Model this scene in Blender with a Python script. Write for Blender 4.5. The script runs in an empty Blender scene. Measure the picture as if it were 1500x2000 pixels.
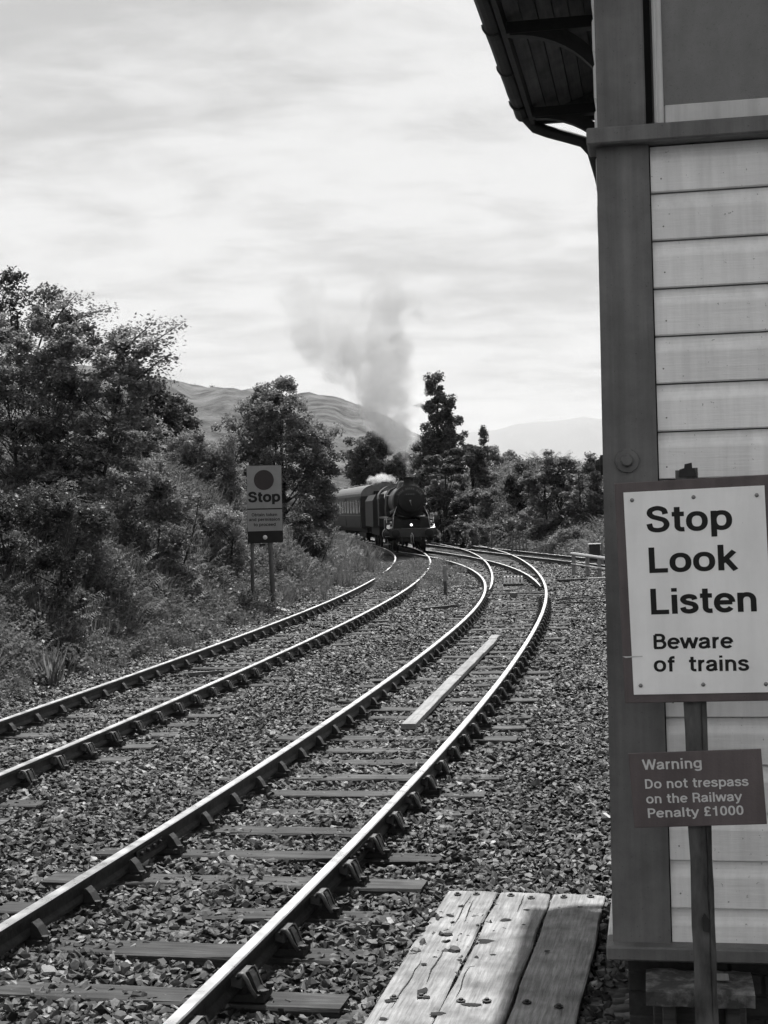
import bpy, math, random
import numpy as np
from mathutils import Matrix, Vector

scene = bpy.context.scene
COL = scene.collection
PI = math.pi
rad = math.radians

# ------------------------------------------------------------------ camera
FPX, CAMH, HORIZ, ROLL = 2890.0, 2.27, 992.0, 0.029      # photograph is 1500 x 2000
PITCH = math.atan((HORIZ - 1000.0) / FPX)
cam_d = bpy.data.cameras.new('camera')
cam = bpy.data.objects.new('camera', cam_d)
COL.objects.link(cam)
cam.matrix_world = (Matrix.Translation((0, 0, CAMH)) @ Matrix.Rotation(PI / 2 + PITCH, 4, 'X')
                    @ Matrix.Rotation(-ROLL, 4, 'Z'))
cam_d.sensor_fit = 'VERTICAL'
cam_d.sensor_height = 36.0
cam_d.lens = 36.0 * FPX / 2000.0
cam_d.clip_start = 0.1
cam_d.clip_end = 80000.0
scene.camera = cam

# ------------------------------------------------------------------ sky and sun
SUN_AZ, SUN_EL = rad(6.5), rad(60.0)      # azimuth to the right of the view direction
world = bpy.data.worlds.new('World')
scene.world = world
world.use_nodes = True
wn, wl = world.node_tree.nodes, world.node_tree.links
wn.clear()
w_out = wn.new('ShaderNodeOutputWorld')
w_bg = wn.new('ShaderNodeBackground')
w_bg.inputs['Strength'].default_value = 0.062
w_sky = wn.new('ShaderNodeTexSky')
w_sky.sky_type = 'NISHITA'
w_sky.sun_disc = False
w_sky.sun_elevation = SUN_EL
w_sky.sun_rotation = SUN_AZ
w_bw = wn.new('ShaderNodeRGBToBW')
wl.new(w_sky.outputs[0], w_bw.inputs[0])
w_tc = wn.new('ShaderNodeTexCoord')
w_sep = wn.new('ShaderNodeSeparateXYZ')
wl.new(w_tc.outputs['Generated'], w_sep.inputs[0])


def wmath(op, a, b=None):
    n = wn.new('ShaderNodeMath')
    n.operation = op
    for i, v in enumerate((a, b)):
        if v is None:
            continue
        if isinstance(v, (int, float)):
            n.inputs[i].default_value = v
        else:
            wl.new(v, n.inputs[i])
    return n.outputs[0]


w_zc = wmath('ADD', wmath('MAXIMUM', w_sep.outputs[2], 0.0), 0.13)
w_cx = wmath('DIVIDE', w_sep.outputs[0], w_zc)
w_cy = wmath('DIVIDE', w_sep.outputs[1], w_zc)
w_com = wn.new('ShaderNodeCombineXYZ')
wl.new(w_cx, w_com.inputs[0])
wl.new(w_cy, w_com.inputs[1])


def wnoise(scale, detail, rough, dist, loc, sc=(1, 1, 1), rot=0.0):
    mp = wn.new('ShaderNodeMapping')
    mp.inputs['Location'].default_value = loc
    mp.inputs['Scale'].default_value = sc
    mp.inputs['Rotation'].default_value = (0, 0, rot)
    wl.new(w_com.outputs[0], mp.inputs[0])
    n = wn.new('ShaderNodeTexNoise')
    n.inputs['Scale'].default_value = scale
    n.inputs['Detail'].default_value = detail
    n.inputs['Roughness'].default_value = rough
    n.inputs['Distortion'].default_value = dist
    wl.new(mp.outputs[0], n.inputs['Vector'])
    return n.outputs[0]


w_n1 = wnoise(1.2, 4, 0.5, 0.15, (3.1, 1.4, 0), (0.85, 0.9, 1), 0.25)
w_n2 = wnoise(5.2, 7, 0.58, 0.25, (7.7, 2.4, 0), (0.72, 1.0, 1), 0.25)
w_mix = wmath('ADD', wmath('MULTIPLY', w_n1, 0.5), wmath('MULTIPLY', w_n2, 0.5))
w_ramp = wn.new('ShaderNodeValToRGB')
w_ramp.color_ramp.interpolation = 'EASE'
w_ramp.color_ramp.elements[0].position = 0.37
w_ramp.color_ramp.elements[0].color = (5.3, 5.3, 5.3, 1)
w_ramp.color_ramp.elements[1].position = 0.60
w_ramp.color_ramp.elements[1].color = (9.0, 9.0, 9.0, 1)
wl.new(w_mix, w_ramp.inputs[0])
# a thin veil of clear sky shows through the cloud
w_veil = wn.new('ShaderNodeMix')
w_veil.data_type = 'RGBA'
w_veil.inputs[0].default_value = 0.88
wl.new(w_bw.outputs[0], w_veil.inputs[6])
wl.new(w_ramp.outputs[0], w_veil.inputs[7])
wl.new(w_veil.outputs[2], w_bg.inputs['Color'])
wl.new(w_bg.outputs[0], w_out.inputs['Surface'])

sun_d = bpy.data.lights.new('sun', 'SUN')
sun_d.energy = 5.0
sun_d.angle = rad(0.7)
sun_d.color = (1.0, 0.995, 0.985)
sun = bpy.data.objects.new('sun', sun_d)
COL.objects.link(sun)
_sdir = Vector((math.sin(SUN_AZ) * math.cos(SUN_EL), math.cos(SUN_AZ) * math.cos(SUN_EL), math.sin(SUN_EL)))
sun.rotation_euler = (-_sdir).to_track_quat('-Z', 'Y').to_euler()
sun.location = (0, 0, 60)

vs = scene.view_settings
vs.view_transform = 'Standard'
vs.look = 'None'
vs.exposure = 0.69
vs.gamma = 1.0
vs.use_curve_mapping = False
scene.render.engine = 'CYCLES'
scene.cycles.max_bounces = 5
scene.cycles.diffuse_bounces = 2
scene.cycles.glossy_bounces = 2
scene.cycles.transmission_bounces = 2
scene.cycles.use_adaptive_sampling = True
scene.cycles.adaptive_threshold = 0.02
scene.cycles.transparent_max_bounces = 8
scene.cycles.volume_bounces = 3
scene.cycles.use_denoising = True
scene.cycles.use_light_tree = False
world.cycles.sampling_method = 'MANUAL'
world.cycles.sample_map_resolution = 512
scene.cycles.caustics_reflective = False
scene.cycles.caustics_refractive = False


# ------------------------------------------------------------------ pixel <-> place
def ray(px, py):
    u, v = px - 750.0, py - 1000.0
    c, s = math.cos(ROLL), math.sin(ROLL)
    u2, v2 = u * c - v * s, u * s + v * c
    d = (u2 / FPX, 1.0, -v2 / FPX)
    cp, sp = math.cos(PITCH), math.sin(PITCH)
    return Vector((d[0], d[1] * cp - d[2] * sp, d[1] * sp + d[2] * cp))


def at(px, py, Y):
    r = ray(px, py)
    return Vector((0, 0, CAMH)) + r * (Y / r.y)


def gnd(px, py, z=-0.2):
    r = ray(px, py)
    return Vector((0, 0, CAMH)) + r * ((z - CAMH) / r.z)


def on_plane(px, py, o, n):
    r = ray(px, py)
    c = Vector((0, 0, CAMH))
    return c + r * ((o - c).dot(n) / r.dot(n))


# ------------------------------------------------------------------ materials
def G(v):
    return (v, v, v, 1.0)


def new_mat(name):
    m = bpy.data.materials.new(name)
    m.use_nodes = True
    nt = m.node_tree
    return m, nt.nodes, nt.links, nt.nodes['Principled BSDF']


def mat(name, lo, hi, scale=8.0, rough=0.7, detail=6.0, stretch=(1, 1, 1), bump=0.0, bscale=None, spec=0.3,
        metal=0.0, tint=(1, 1, 1), p0=0.3, p1=0.7, rvar=0.0, rnd=0.0, bdist=0.01):
    m, n, l, b = new_mat(name)
    tc = n.new('ShaderNodeTexCoord')
    oi = n.new('ShaderNodeObjectInfo')
    add = n.new('ShaderNodeVectorMath')
    add.operation = 'MULTIPLY_ADD'
    add.inputs[1].default_value = (37.0, 91.0, 53.0)
    cmb = n.new('ShaderNodeCombineXYZ')
    for i in range(3):
        l.new(oi.outputs['Random'], cmb.inputs[i])
    l.new(cmb.outputs[0], add.inputs[0])
    l.new(tc.outputs['Object'], add.inputs[2])
    mp = n.new('ShaderNodeMapping')
    mp.inputs['Scale'].default_value = stretch
    l.new(add.outputs[0], mp.inputs[0])
    nz = n.new('ShaderNodeTexNoise')
    nz.inputs['Scale'].default_value = scale
    nz.inputs['Detail'].default_value = detail
    nz.inputs['Roughness'].default_value = 0.62
    l.new(mp.outputs[0], nz.inputs['Vector'])
    rp = n.new('ShaderNodeValToRGB')
    rp.color_ramp.elements[0].position = p0
    rp.color_ramp.elements[1].position = p1
    rp.color_ramp.elements[0].color = (lo * tint[0], lo * tint[1], lo * tint[2], 1)
    rp.color_ramp.elements[1].color = (hi * tint[0], hi * tint[1], hi * tint[2], 1)
    l.new(nz.outputs[0], rp.inputs[0])
    out = rp.outputs[0]
    if rnd:
        mr = n.new('ShaderNodeMapRange')
        mr.inputs[3].default_value = 1 - rnd
        mr.inputs[4].default_value = 1 + rnd
        l.new(oi.outputs['Random'], mr.inputs[0])
        mx = n.new('ShaderNodeVectorMath')
        mx.operation = 'SCALE'
        l.new(out, mx.inputs[0])
        l.new(mr.outputs[0], mx.inputs['Scale'])
        out = mx.outputs[0]
    l.new(out, b.inputs['Base Color'])
    b.inputs['Roughness'].default_value = rough
    b.inputs['Metallic'].default_value = metal
    b.inputs['Specular IOR Level'].default_value = spec
    if rvar:
        mr2 = n.new('ShaderNodeMapRange')
        mr2.inputs[3].default_value = rough - rvar
        mr2.inputs[4].default_value = rough + rvar
        l.new(nz.outputs[0], mr2.inputs[0])
        l.new(mr2.outputs[0], b.inputs['Roughness'])
    if bump:
        n2 = n.new('ShaderNodeTexNoise')
        n2.inputs['Scale'].default_value = bscale or scale * 3
        n2.inputs['Detail'].default_value = 6
        l.new(mp.outputs[0], n2.inputs['Vector'])
        bp = n.new('ShaderNodeBump')
        bp.inputs['Strength'].default_value = bump
        bp.inputs['Distance'].default_value = bdist
        l.new(n2.outputs[0], bp.inputs['Height'])
        l.new(bp.outputs[0], b.inputs['Normal'])
    return m


def leaf_mat(name, lo, hi, trans=0.3, gloss=0.05, tint=1.0):
    m, n, l, b = new_mat(name)
    n.remove(b)
    out = n['Material Output']
    geo = n.new('ShaderNodeNewGeometry')
    rp = n.new('ShaderNodeValToRGB')
    rp.color_ramp.elements[0].color = G(lo)
    rp.color_ramp.elements[1].color = G(hi)
    l.new(geo.outputs['Random Per Island'], rp.inputs[0])
    nz = n.new('ShaderNodeTexNoise')
    nz.inputs['Scale'].default_value = 0.9
    nz.inputs['Detail'].default_value = 3
    l.new(geo.outputs['Position'], nz.inputs['Vector'])
    mr = n.new('ShaderNodeMapRange')
    mr.inputs[1].default_value = 0.3
    mr.inputs[2].default_value = 0.7
    mr.inputs[3].default_value = 0.6
    mr.inputs[4].default_value = 1.4
    l.new(nz.outputs[0], mr.inputs[0])
    sc = n.new('ShaderNodeVectorMath')
    sc.operation = 'SCALE'
    l.new(rp.outputs[0], sc.inputs[0])
    l.new(mr.outputs[0], sc.inputs['Scale'])
    d = n.new('ShaderNodeBsdfDiffuse')
    t = n.new('ShaderNodeBsdfTranslucent')
    g = n.new('ShaderNodeBsdfGlossy')
    g.inputs['Roughness'].default_value = 0.45
    g.inputs['Color'].default_value = G(0.8)
    l.new(sc.outputs[0], d.inputs[0])
    l.new(sc.outputs[0], t.inputs[0])
    m1 = n.new('ShaderNodeMixShader')
    m1.inputs[0].default_value = trans
    l.new(d.outputs[0], m1.inputs[1])
    l.new(t.outputs[0], m1.inputs[2])
    m2 = n.new('ShaderNodeMixShader')
    m2.inputs[0].default_value = gloss
    l.new(m1.outputs[0], m2.inputs[1])
    l.new(g.outputs[0], m2.inputs[2])
    l.new(m2.outputs[0], out.inputs['Surface'])
    return m


def wood_mat(name, lo, hi, axis=1, rough=0.75, crack=0.6, scale=30.0, rnd=0.25, stain=0.35, p0=0.35, p1=0.65):
    """weathered timber: long grain along the axis, dark checks and stains"""
    m, n, l, b = new_mat(name)
    tc = n.new('ShaderNodeTexCoord')
    oi = n.new('ShaderNodeObjectInfo')
    cmb = n.new('ShaderNodeCombineXYZ')
    for i in range(3):
        l.new(oi.outputs['Random'], cmb.inputs[i])
    add = n.new('ShaderNodeVectorMath')
    add.operation = 'MULTIPLY_ADD'
    add.inputs[1].default_value = (37.0, 91.0, 53.0)
    l.new(cmb.outputs[0], add.inputs[0])
    l.new(tc.outputs['Object'], add.inputs[2])
    st = [1.0, 1.0, 1.0]
    st[axis] = 0.06
    mp = n.new('ShaderNodeMapping')
    mp.inputs['Scale'].default_value = st
    l.new(add.outputs[0], mp.inputs[0])
    g = n.new('ShaderNodeTexNoise')
    g.inputs['Scale'].default_value = scale
    g.inputs['Detail'].default_value = 8
    g.inputs['Roughness'].default_value = 0.7
    g.inputs['Distortion'].default_value = 0.3
    l.new(mp.outputs[0], g.inputs['Vector'])
    s = n.new('ShaderNodeTexNoise')
    s.inputs['Scale'].default_value = 5.0
    s.inputs['Detail'].default_value = 7
    l.new(add.outputs[0], s.inputs['Vector'])
    rp = n.new('ShaderNodeValToRGB')
    rp.color_ramp.elements[0].position = p0
    rp.color_ramp.elements[1].position = p1
    rp.color_ramp.elements[0].color = G(lo)
    rp.color_ramp.elements[1].color = G(hi)
    l.new(g.outputs[0], rp.inputs[0])
    mr = n.new('ShaderNodeMapRange')
    mr.inputs[1].default_value = 0.3
    mr.inputs[2].default_value = 0.62
    mr.inputs[3].default_value = 1 - stain
    mr.inputs[4].default_value = 1.1
    l.new(s.outputs[0], mr.inputs[0])
    mo = n.new('ShaderNodeMapRange')
    mo.inputs[3].default_value = 1 - rnd
    mo.inputs[4].default_value = 1 + rnd
    l.new(oi.outputs['Random'], mo.inputs[0])
    mu = n.new('ShaderNodeMath')
    mu.operation = 'MULTIPLY'
    l.new(mr.outputs[0], mu.inputs[0])
    l.new(mo.outputs[0], mu.inputs[1])
    sc = n.new('ShaderNodeVectorMath')
    sc.operation = 'SCALE'
    l.new(rp.outputs[0], sc.inputs[0])
    l.new(mu.outputs[0], sc.inputs['Scale'])
    l.new(sc.outputs[0], b.inputs['Base Color'])
    b.inputs['Roughness'].default_value = rough
    b.inputs['Specular IOR Level'].default_value = 0.3
    bp = n.new('ShaderNodeBump')
    bp.inputs['Strength'].default_value = crack
    bp.inputs['Distance'].default_value = 0.008
    l.new(g.outputs[0], bp.inputs['Height'])
    l.new(bp.outputs[0], b.inputs['Normal'])
    return m


M = {}
M['steel_top'] = mat('polished_rail_steel', 0.62, 0.85, 6, 0.30, metal=1.0, stretch=(1, 1, 1), rvar=0.10, bump=0.05)
M['steel_dull'] = mat('worn_rail_steel', 0.42, 0.60, 6, 0.38, metal=1.0, rvar=0.12, bump=0.08)
M['rust'] = mat('rusty_rail_side', 0.018, 0.05, 14, 0.8, bump=0.3, bscale=60)
M['iron'] = mat('cast_iron_chair', 0.010, 0.026, 16, 0.62, bump=0.4, bscale=50, rnd=0.3, spec=0.4)
M['key'] = mat('key_steel', 0.06, 0.13, 20, 0.5, metal=0.3, bump=0.2, rnd=0.3)
M['sleeper'] = wood_mat('creosoted_sleeper', 0.016, 0.10, axis=0, crack=0.8, scale=26, rnd=0.35, stain=0.5, p0=0.4, p1=0.72)
M['plank'] = wood_mat('pale_crossing_timber', 0.12, 0.33, axis=1, crack=0.7, scale=60, rnd=0.06, stain=0.5, p0=0.30, p1=0.66)
M['board_pale'] = wood_mat('pale_board', 0.17, 0.27, axis=1, crack=0.3, scale=20, rnd=0.1, stain=0.2)
M['post_paint'] = mat('grey_post_paint', 0.135, 0.185, 9, 0.55, bump=0.25, bscale=120, rvar=0.1, bdist=0.003)
M['siding'] = mat('cream_siding_paint', 0.74, 0.82, 7, 0.5, bump=0.25, bscale=45, stretch=(0.5, 1, 1.5), rnd=0.05, p0=0.25, p1=0.5, bdist=0.003)
M['frame_paint'] = mat('window_frame_paint', 0.55, 0.64, 9, 0.5, bump=0.15, bscale=60, bdist=0.003)
M['blind'] = mat('grey_window_blind', 0.20, 0.27, 3, 0.9)
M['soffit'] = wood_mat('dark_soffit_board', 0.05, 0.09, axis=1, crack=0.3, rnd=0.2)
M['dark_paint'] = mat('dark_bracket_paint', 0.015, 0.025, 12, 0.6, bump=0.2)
M['slate'] = mat('roof_slate', 0.05, 0.09, 6, 0.6, bump=0.3, rnd=0.3)
M['brick'] = mat('dark_brick', 0.02, 0.045, 12, 0.9, bump=0.5, bscale=60, rnd=0.4)
M['mortar'] = mat('mortar', 0.03, 0.05, 20, 0.95, bump=0.4)
M['mossy'] = mat('mossy_step', 0.05, 0.26, 14, 0.9, bump=0.6, bscale=40, p0=0.45, p1=0.75)
M['rusty_post'] = mat('rusty_sign_post', 0.018, 0.14, 14, 0.8, bump=0.6, bscale=40, stretch=(1, 1, 0.3), bdist=0.006)
M['sign_red'] = mat('dull_red_board', 0.085, 0.11, 8, 0.5, tint=(1.12, 0.96, 0.98), bump=0.1, bscale=150, rvar=0.08)
M['sign_white'] = mat('white_sign_face', 0.82, 0.86, 5, 0.38, bump=0.04, rvar=0.06, p0=0.3, p1=0.6)
M['ink'] = mat('black_lettering', 0.005, 0.008, 10, 0.5)
M['ink_white'] = mat('white_lettering', 0.55, 0.62, 10, 0.5)
M['rivet'] = mat('steel_rivet', 0.16, 0.26, 30, 0.4, metal=0.6)
M['board_grey'] = mat('stop_board_face', 0.22, 0.26, 5, 0.5, rvar=0.05)
M['disc_red'] = mat('stop_disc_red', 0.030, 0.036, 5, 0.5, tint=(1.12, 0.95, 0.98))
M['board_black'] = mat('stop_board_black', 0.008, 0.012, 5, 0.5)
M['pole'] = mat('weathered_pole', 0.07, 0.13, 10, 0.7, stretch=(1, 1, .2))
M['loco_black'] = mat('loco_black_paint', 0.004, 0.008, 4, 0.36, spec=0.5, rvar=0.1)
M['loco_matt'] = mat('smokebox_black', 0.004, 0.007, 6, 0.6, spec=0.3)
M['loco_beam'] = mat('buffer_beam_paint', 0.025, 0.035, 4, 0.5)
M['loco_bright'] = mat('bright_steel_rod', 0.25, 0.4, 8, 0.35, metal=0.8)
M['white_lamp'] = mat('white_lamp_paint', 0.55, 0.65, 6, 0.5)
M['coach'] = mat('coach_paint', 0.018, 0.026, 4, 0.6, rvar=0.1)
M['coach_pale'] = mat('coach_lining', 0.07, 0.10, 6, 0.45)
M['coach_roof'] = mat('coach_roof_grey', 0.09, 0.15, 3, 0.6)
M['glass_dark'] = mat('dark_coach_glass', 0.01, 0.014, 5, 0.08, spec=0.6)
M['coal'] = mat('coal', 0.006, 0.03, 20, 0.6, bump=0.8)
M['bark'] = mat('bark', 0.02, 0.055, 10, 0.9, bump=0.6, stretch=(1, 1, .3))
M['leaf'] = leaf_mat('broadleaf', 0.11, 0.25, 0.42, 0.025)
M['leaf_dark'] = leaf_mat('dark_evergreen_leaf', 0.05, 0.13, 0.34, 0.025)
M['leaf_mid'] = leaf_mat('willow_leaf', 0.13, 0.28, 0.42, 0.025)
M['leaf_pale'] = leaf_mat('pale_leaf', 0.14, 0.27, 0.42, 0.025)
M['fern'] = leaf_mat('bracken', 0.08, 0.16, 0.42, 0.015)
M['grass'] = leaf_mat('dry_grass', 0.08, 0.20, 0.3, 0.02)
M['scrub'] = leaf_mat('scrub_leaf', 0.07, 0.19, 0.4, 0.02)
M['pale_paint'] = mat('pale_barrier_paint', 0.42, 0.52, 9, 0.5, bump=0.1)
M['slat_white'] = mat('white_slat_paint', 0.80, 0.86, 9, 0.45)
M['concrete'] = mat('concrete', 0.16, 0.26, 12, 0.9, bump=0.4)
M['timber_dark'] = wood_mat('dark_old_timber', 0.03, 0.09, axis=0, crack=0.5)


def weather(m, streak=0.25, speck=0.6, speck_at=0.70, sscale=90.0, run=(14, 14, 0.7), dark=0.25, grain=None):
    """dirt runs down a painted face, small chips and brushed grain"""
    n, l = m.node_tree.nodes, m.node_tree.links
    b = n['Principled BSDF']
    src = b.inputs['Base Color'].links[0].from_socket
    tc = n.new('ShaderNodeTexCoord')
    oi = n.new('ShaderNodeObjectInfo')
    cmb = n.new('ShaderNodeCombineXYZ')
    l.new(oi.outputs['Random'], cmb.inputs[0])
    l.new(oi.outputs['Random'], cmb.inputs[2])
    add = n.new('ShaderNodeVectorMath')
    add.operation = 'MULTIPLY_ADD'
    add.inputs[1].default_value = (31.0, 0, 17.0)
    l.new(cmb.outputs[0], add.inputs[0])
    l.new(tc.outputs['Object'], add.inputs[2])

    def noise(scale, sc, detail=6, p0=.3, p1=.7, a=0.0, c=1.0):
        mp = n.new('ShaderNodeMapping')
        mp.inputs['Scale'].default_value = sc
        l.new(add.outputs[0], mp.inputs[0])
        z = n.new('ShaderNodeTexNoise')
        z.inputs['Scale'].default_value = scale
        z.inputs['Detail'].default_value = detail
        z.inputs['Roughness'].default_value = .65
        l.new(mp.outputs[0], z.inputs['Vector'])
        r = n.new('ShaderNodeMapRange')
        r.inputs[1].default_value, r.inputs[2].default_value = p0, p1
        r.inputs[3].default_value, r.inputs[4].default_value = a, c
        l.new(z.outputs[0], r.inputs[0])
        return r.outputs[0]

    f = noise(1.0, run, 7, .35, .65, 1 - streak, 1.06)
    f2 = noise(3.0, (1, 1, 1), 8, .3, .6, 1 - streak * .8, 1.05)
    f3 = noise(sscale, (1, 1, 1), 3, speck_at, speck_at + .05, 1.0, 1 - speck)
    cur = src
    for q in (f, f2, f3):
        mx = n.new('ShaderNodeVectorMath')
        mx.operation = 'SCALE'
        l.new(cur, mx.inputs[0])
        l.new(q, mx.inputs['Scale'])
        cur = mx.outputs[0]
    l.new(cur, b.inputs['Base Color'])
    if grain:
        g = noise(60.0, grain, 6, .2, .8, 0, 1)
        bp = n.new('ShaderNodeBump')
        bp.inputs['Strength'].default_value = .35
        bp.inputs['Distance'].default_value = .004
        l.new(g, bp.inputs['Height'])
        if b.inputs['Normal'].links:
            l.new(b.inputs['Normal'].links[0].from_socket, bp.inputs['Normal'])
        l.new(bp.outputs[0], b.inputs['Normal'])
    return m


weather(M['siding'], .10, .6, .68, 60, (22, 22, 1.2), grain=(.05, 1, 1))
weather(M['post_paint'], .28, .5, .66, 120, (16, 16, .6), grain=(1, 1, .06))
weather(M['frame_paint'], .15, .5, .70, 90, (16, 16, .6), grain=(1, 1, .08))
weather(M['sign_white'], .05, .55, .72, 60, (9, 9, 1.2))
weather(M['sign_red'], .22, .45, .68, 110, (18, 18, .5))
weather(M['blind'], .3, .35, .62, 160, (5, 5, 2))


def stone_mat():
    m, n, l, b = new_mat('ballast_stone')
    oi = n.new('ShaderNodeObjectInfo')
    rp = n.new('ShaderNodeValToRGB')
    cr = rp.color_ramp
    cr.elements[0].color = G(0.013)
    cr.elements[1].color = G(0.26)
    e = cr.elements.new(0.55)
    e.color = G(0.045)
    e = cr.elements.new(0.9)
    e.color = G(0.09)
    l.new(oi.outputs['Random'], rp.inputs[0])
    tc = n.new('ShaderNodeTexCoord')
    nz = n.new('ShaderNodeTexNoise')
    nz.inputs['Scale'].default_value = 2.5
    nz.inputs['Detail'].default_value = 5
    l.new(tc.outputs['Object'], nz.inputs['Vector'])
    mr = n.new('ShaderNodeMapRange')
    mr.inputs[1].default_value = 0.3
    mr.inputs[2].default_value = 0.7
    mr.inputs[3].default_value = 0.55
    mr.inputs[4].default_value = 1.35
    l.new(nz.outputs[0], mr.inputs[0])
    geo = n.new('ShaderNodeNewGeometry')          # oil and dust stains over the bed
    nb_ = n.new('ShaderNodeTexNoise')
    nb_.inputs['Scale'].default_value = 1.1
    nb_.inputs['Detail'].default_value = 4
    l.new(geo.outputs['Position'], nb_.inputs['Vector'])
    mb_ = n.new('ShaderNodeMapRange')
    mb_.inputs[1].default_value = 0.35
    mb_.inputs[2].default_value = 0.65
    mb_.inputs[3].default_value = 0.5
    mb_.inputs[4].default_value = 1.3
    l.new(nb_.outputs[0], mb_.inputs[0])
    mm_ = n.new('ShaderNodeMath')
    mm_.operation = 'MULTIPLY'
    l.new(mr.outputs[0], mm_.inputs[0])
    l.new(mb_.outputs[0], mm_.inputs[1])
    sc = n.new('ShaderNodeVectorMath')
    sc.operation = 'SCALE'
    l.new(rp.outputs[0], sc.inputs[0])
    l.new(mm_.outputs[0], sc.inputs['Scale'])
    l.new(sc.outputs[0], b.inputs['Base Color'])
    b.inputs['Roughness'].default_value = 0.6
    b.inputs['Specular IOR Level'].default_value = 0.35
    return m


M['stone'] = stone_mat()


def ballast_ground_mat():
    """gravel colour and relief for ballast too far off to show single stones"""
    m, n, l, b = new_mat('ballast_ground')
    geo = n.new('ShaderNodeNewGeometry')
    vo = n.new('ShaderNodeTexVoronoi')
    vo.inputs['Scale'].default_value = 12.0
    l.new(geo.outputs['Position'], vo.inputs['Vector'])
    sep = n.new('ShaderNodeSeparateColor')
    l.new(vo.outputs['Color'], sep.inputs[0])
    rp = n.new('ShaderNodeValToRGB')
    rp.color_ramp.elements[0].color = G(0.006)
    rp.color_ramp.elements[1].color = G(0.17)
    e = rp.color_ramp.elements.new(0.6)
    e.color = G(0.040)
    l.new(sep.outputs[0], rp.inputs[0])
    nz = n.new('ShaderNodeTexNoise')
    nz.inputs['Scale'].default_value = 0.6
    nz.inputs['Detail'].default_value = 5
    l.new(geo.outputs['Position'], nz.inputs['Vector'])
    mr = n.new('ShaderNodeMapRange')
    mr.inputs[1].default_value = 0.35
    mr.inputs[2].default_value = 0.65
    mr.inputs[3].default_value = 0.7
    mr.inputs[4].default_value = 1.25
    l.new(nz.outputs[0], mr.inputs[0])
    sc = n.new('ShaderNodeVectorMath')
    sc.operation = 'SCALE'
    l.new(rp.outputs[0], sc.inputs[0])
    l.new(mr.outputs[0], sc.inputs['Scale'])
    l.new(sc.outputs[0], b.inputs['Base Color'])
    b.inputs['Roughness'].default_value = 0.75
    bp = n.new('ShaderNodeBump')
    bp.inputs['Strength'].default_value = 0.9
    bp.inputs['Distance'].default_value = 0.05
    bp.invert = True
    l.new(vo.outputs['Distance'], bp.inputs['Height'])
    l.new(bp.outputs[0], b.inputs['Normal'])
    return m


M['ballast'] = ballast_ground_mat()
M['earth'] = mat('rough_grass_earth', 0.025, 0.07, 1.2, 0.95, bump=0.6, bscale=6, bdist=0.1)
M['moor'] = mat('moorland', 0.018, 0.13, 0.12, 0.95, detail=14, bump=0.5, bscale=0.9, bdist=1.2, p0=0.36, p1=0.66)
M['rock_far'] = mat('far_mountain', 0.15, 0.21, 0.004, 0.95, detail=10)


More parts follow.
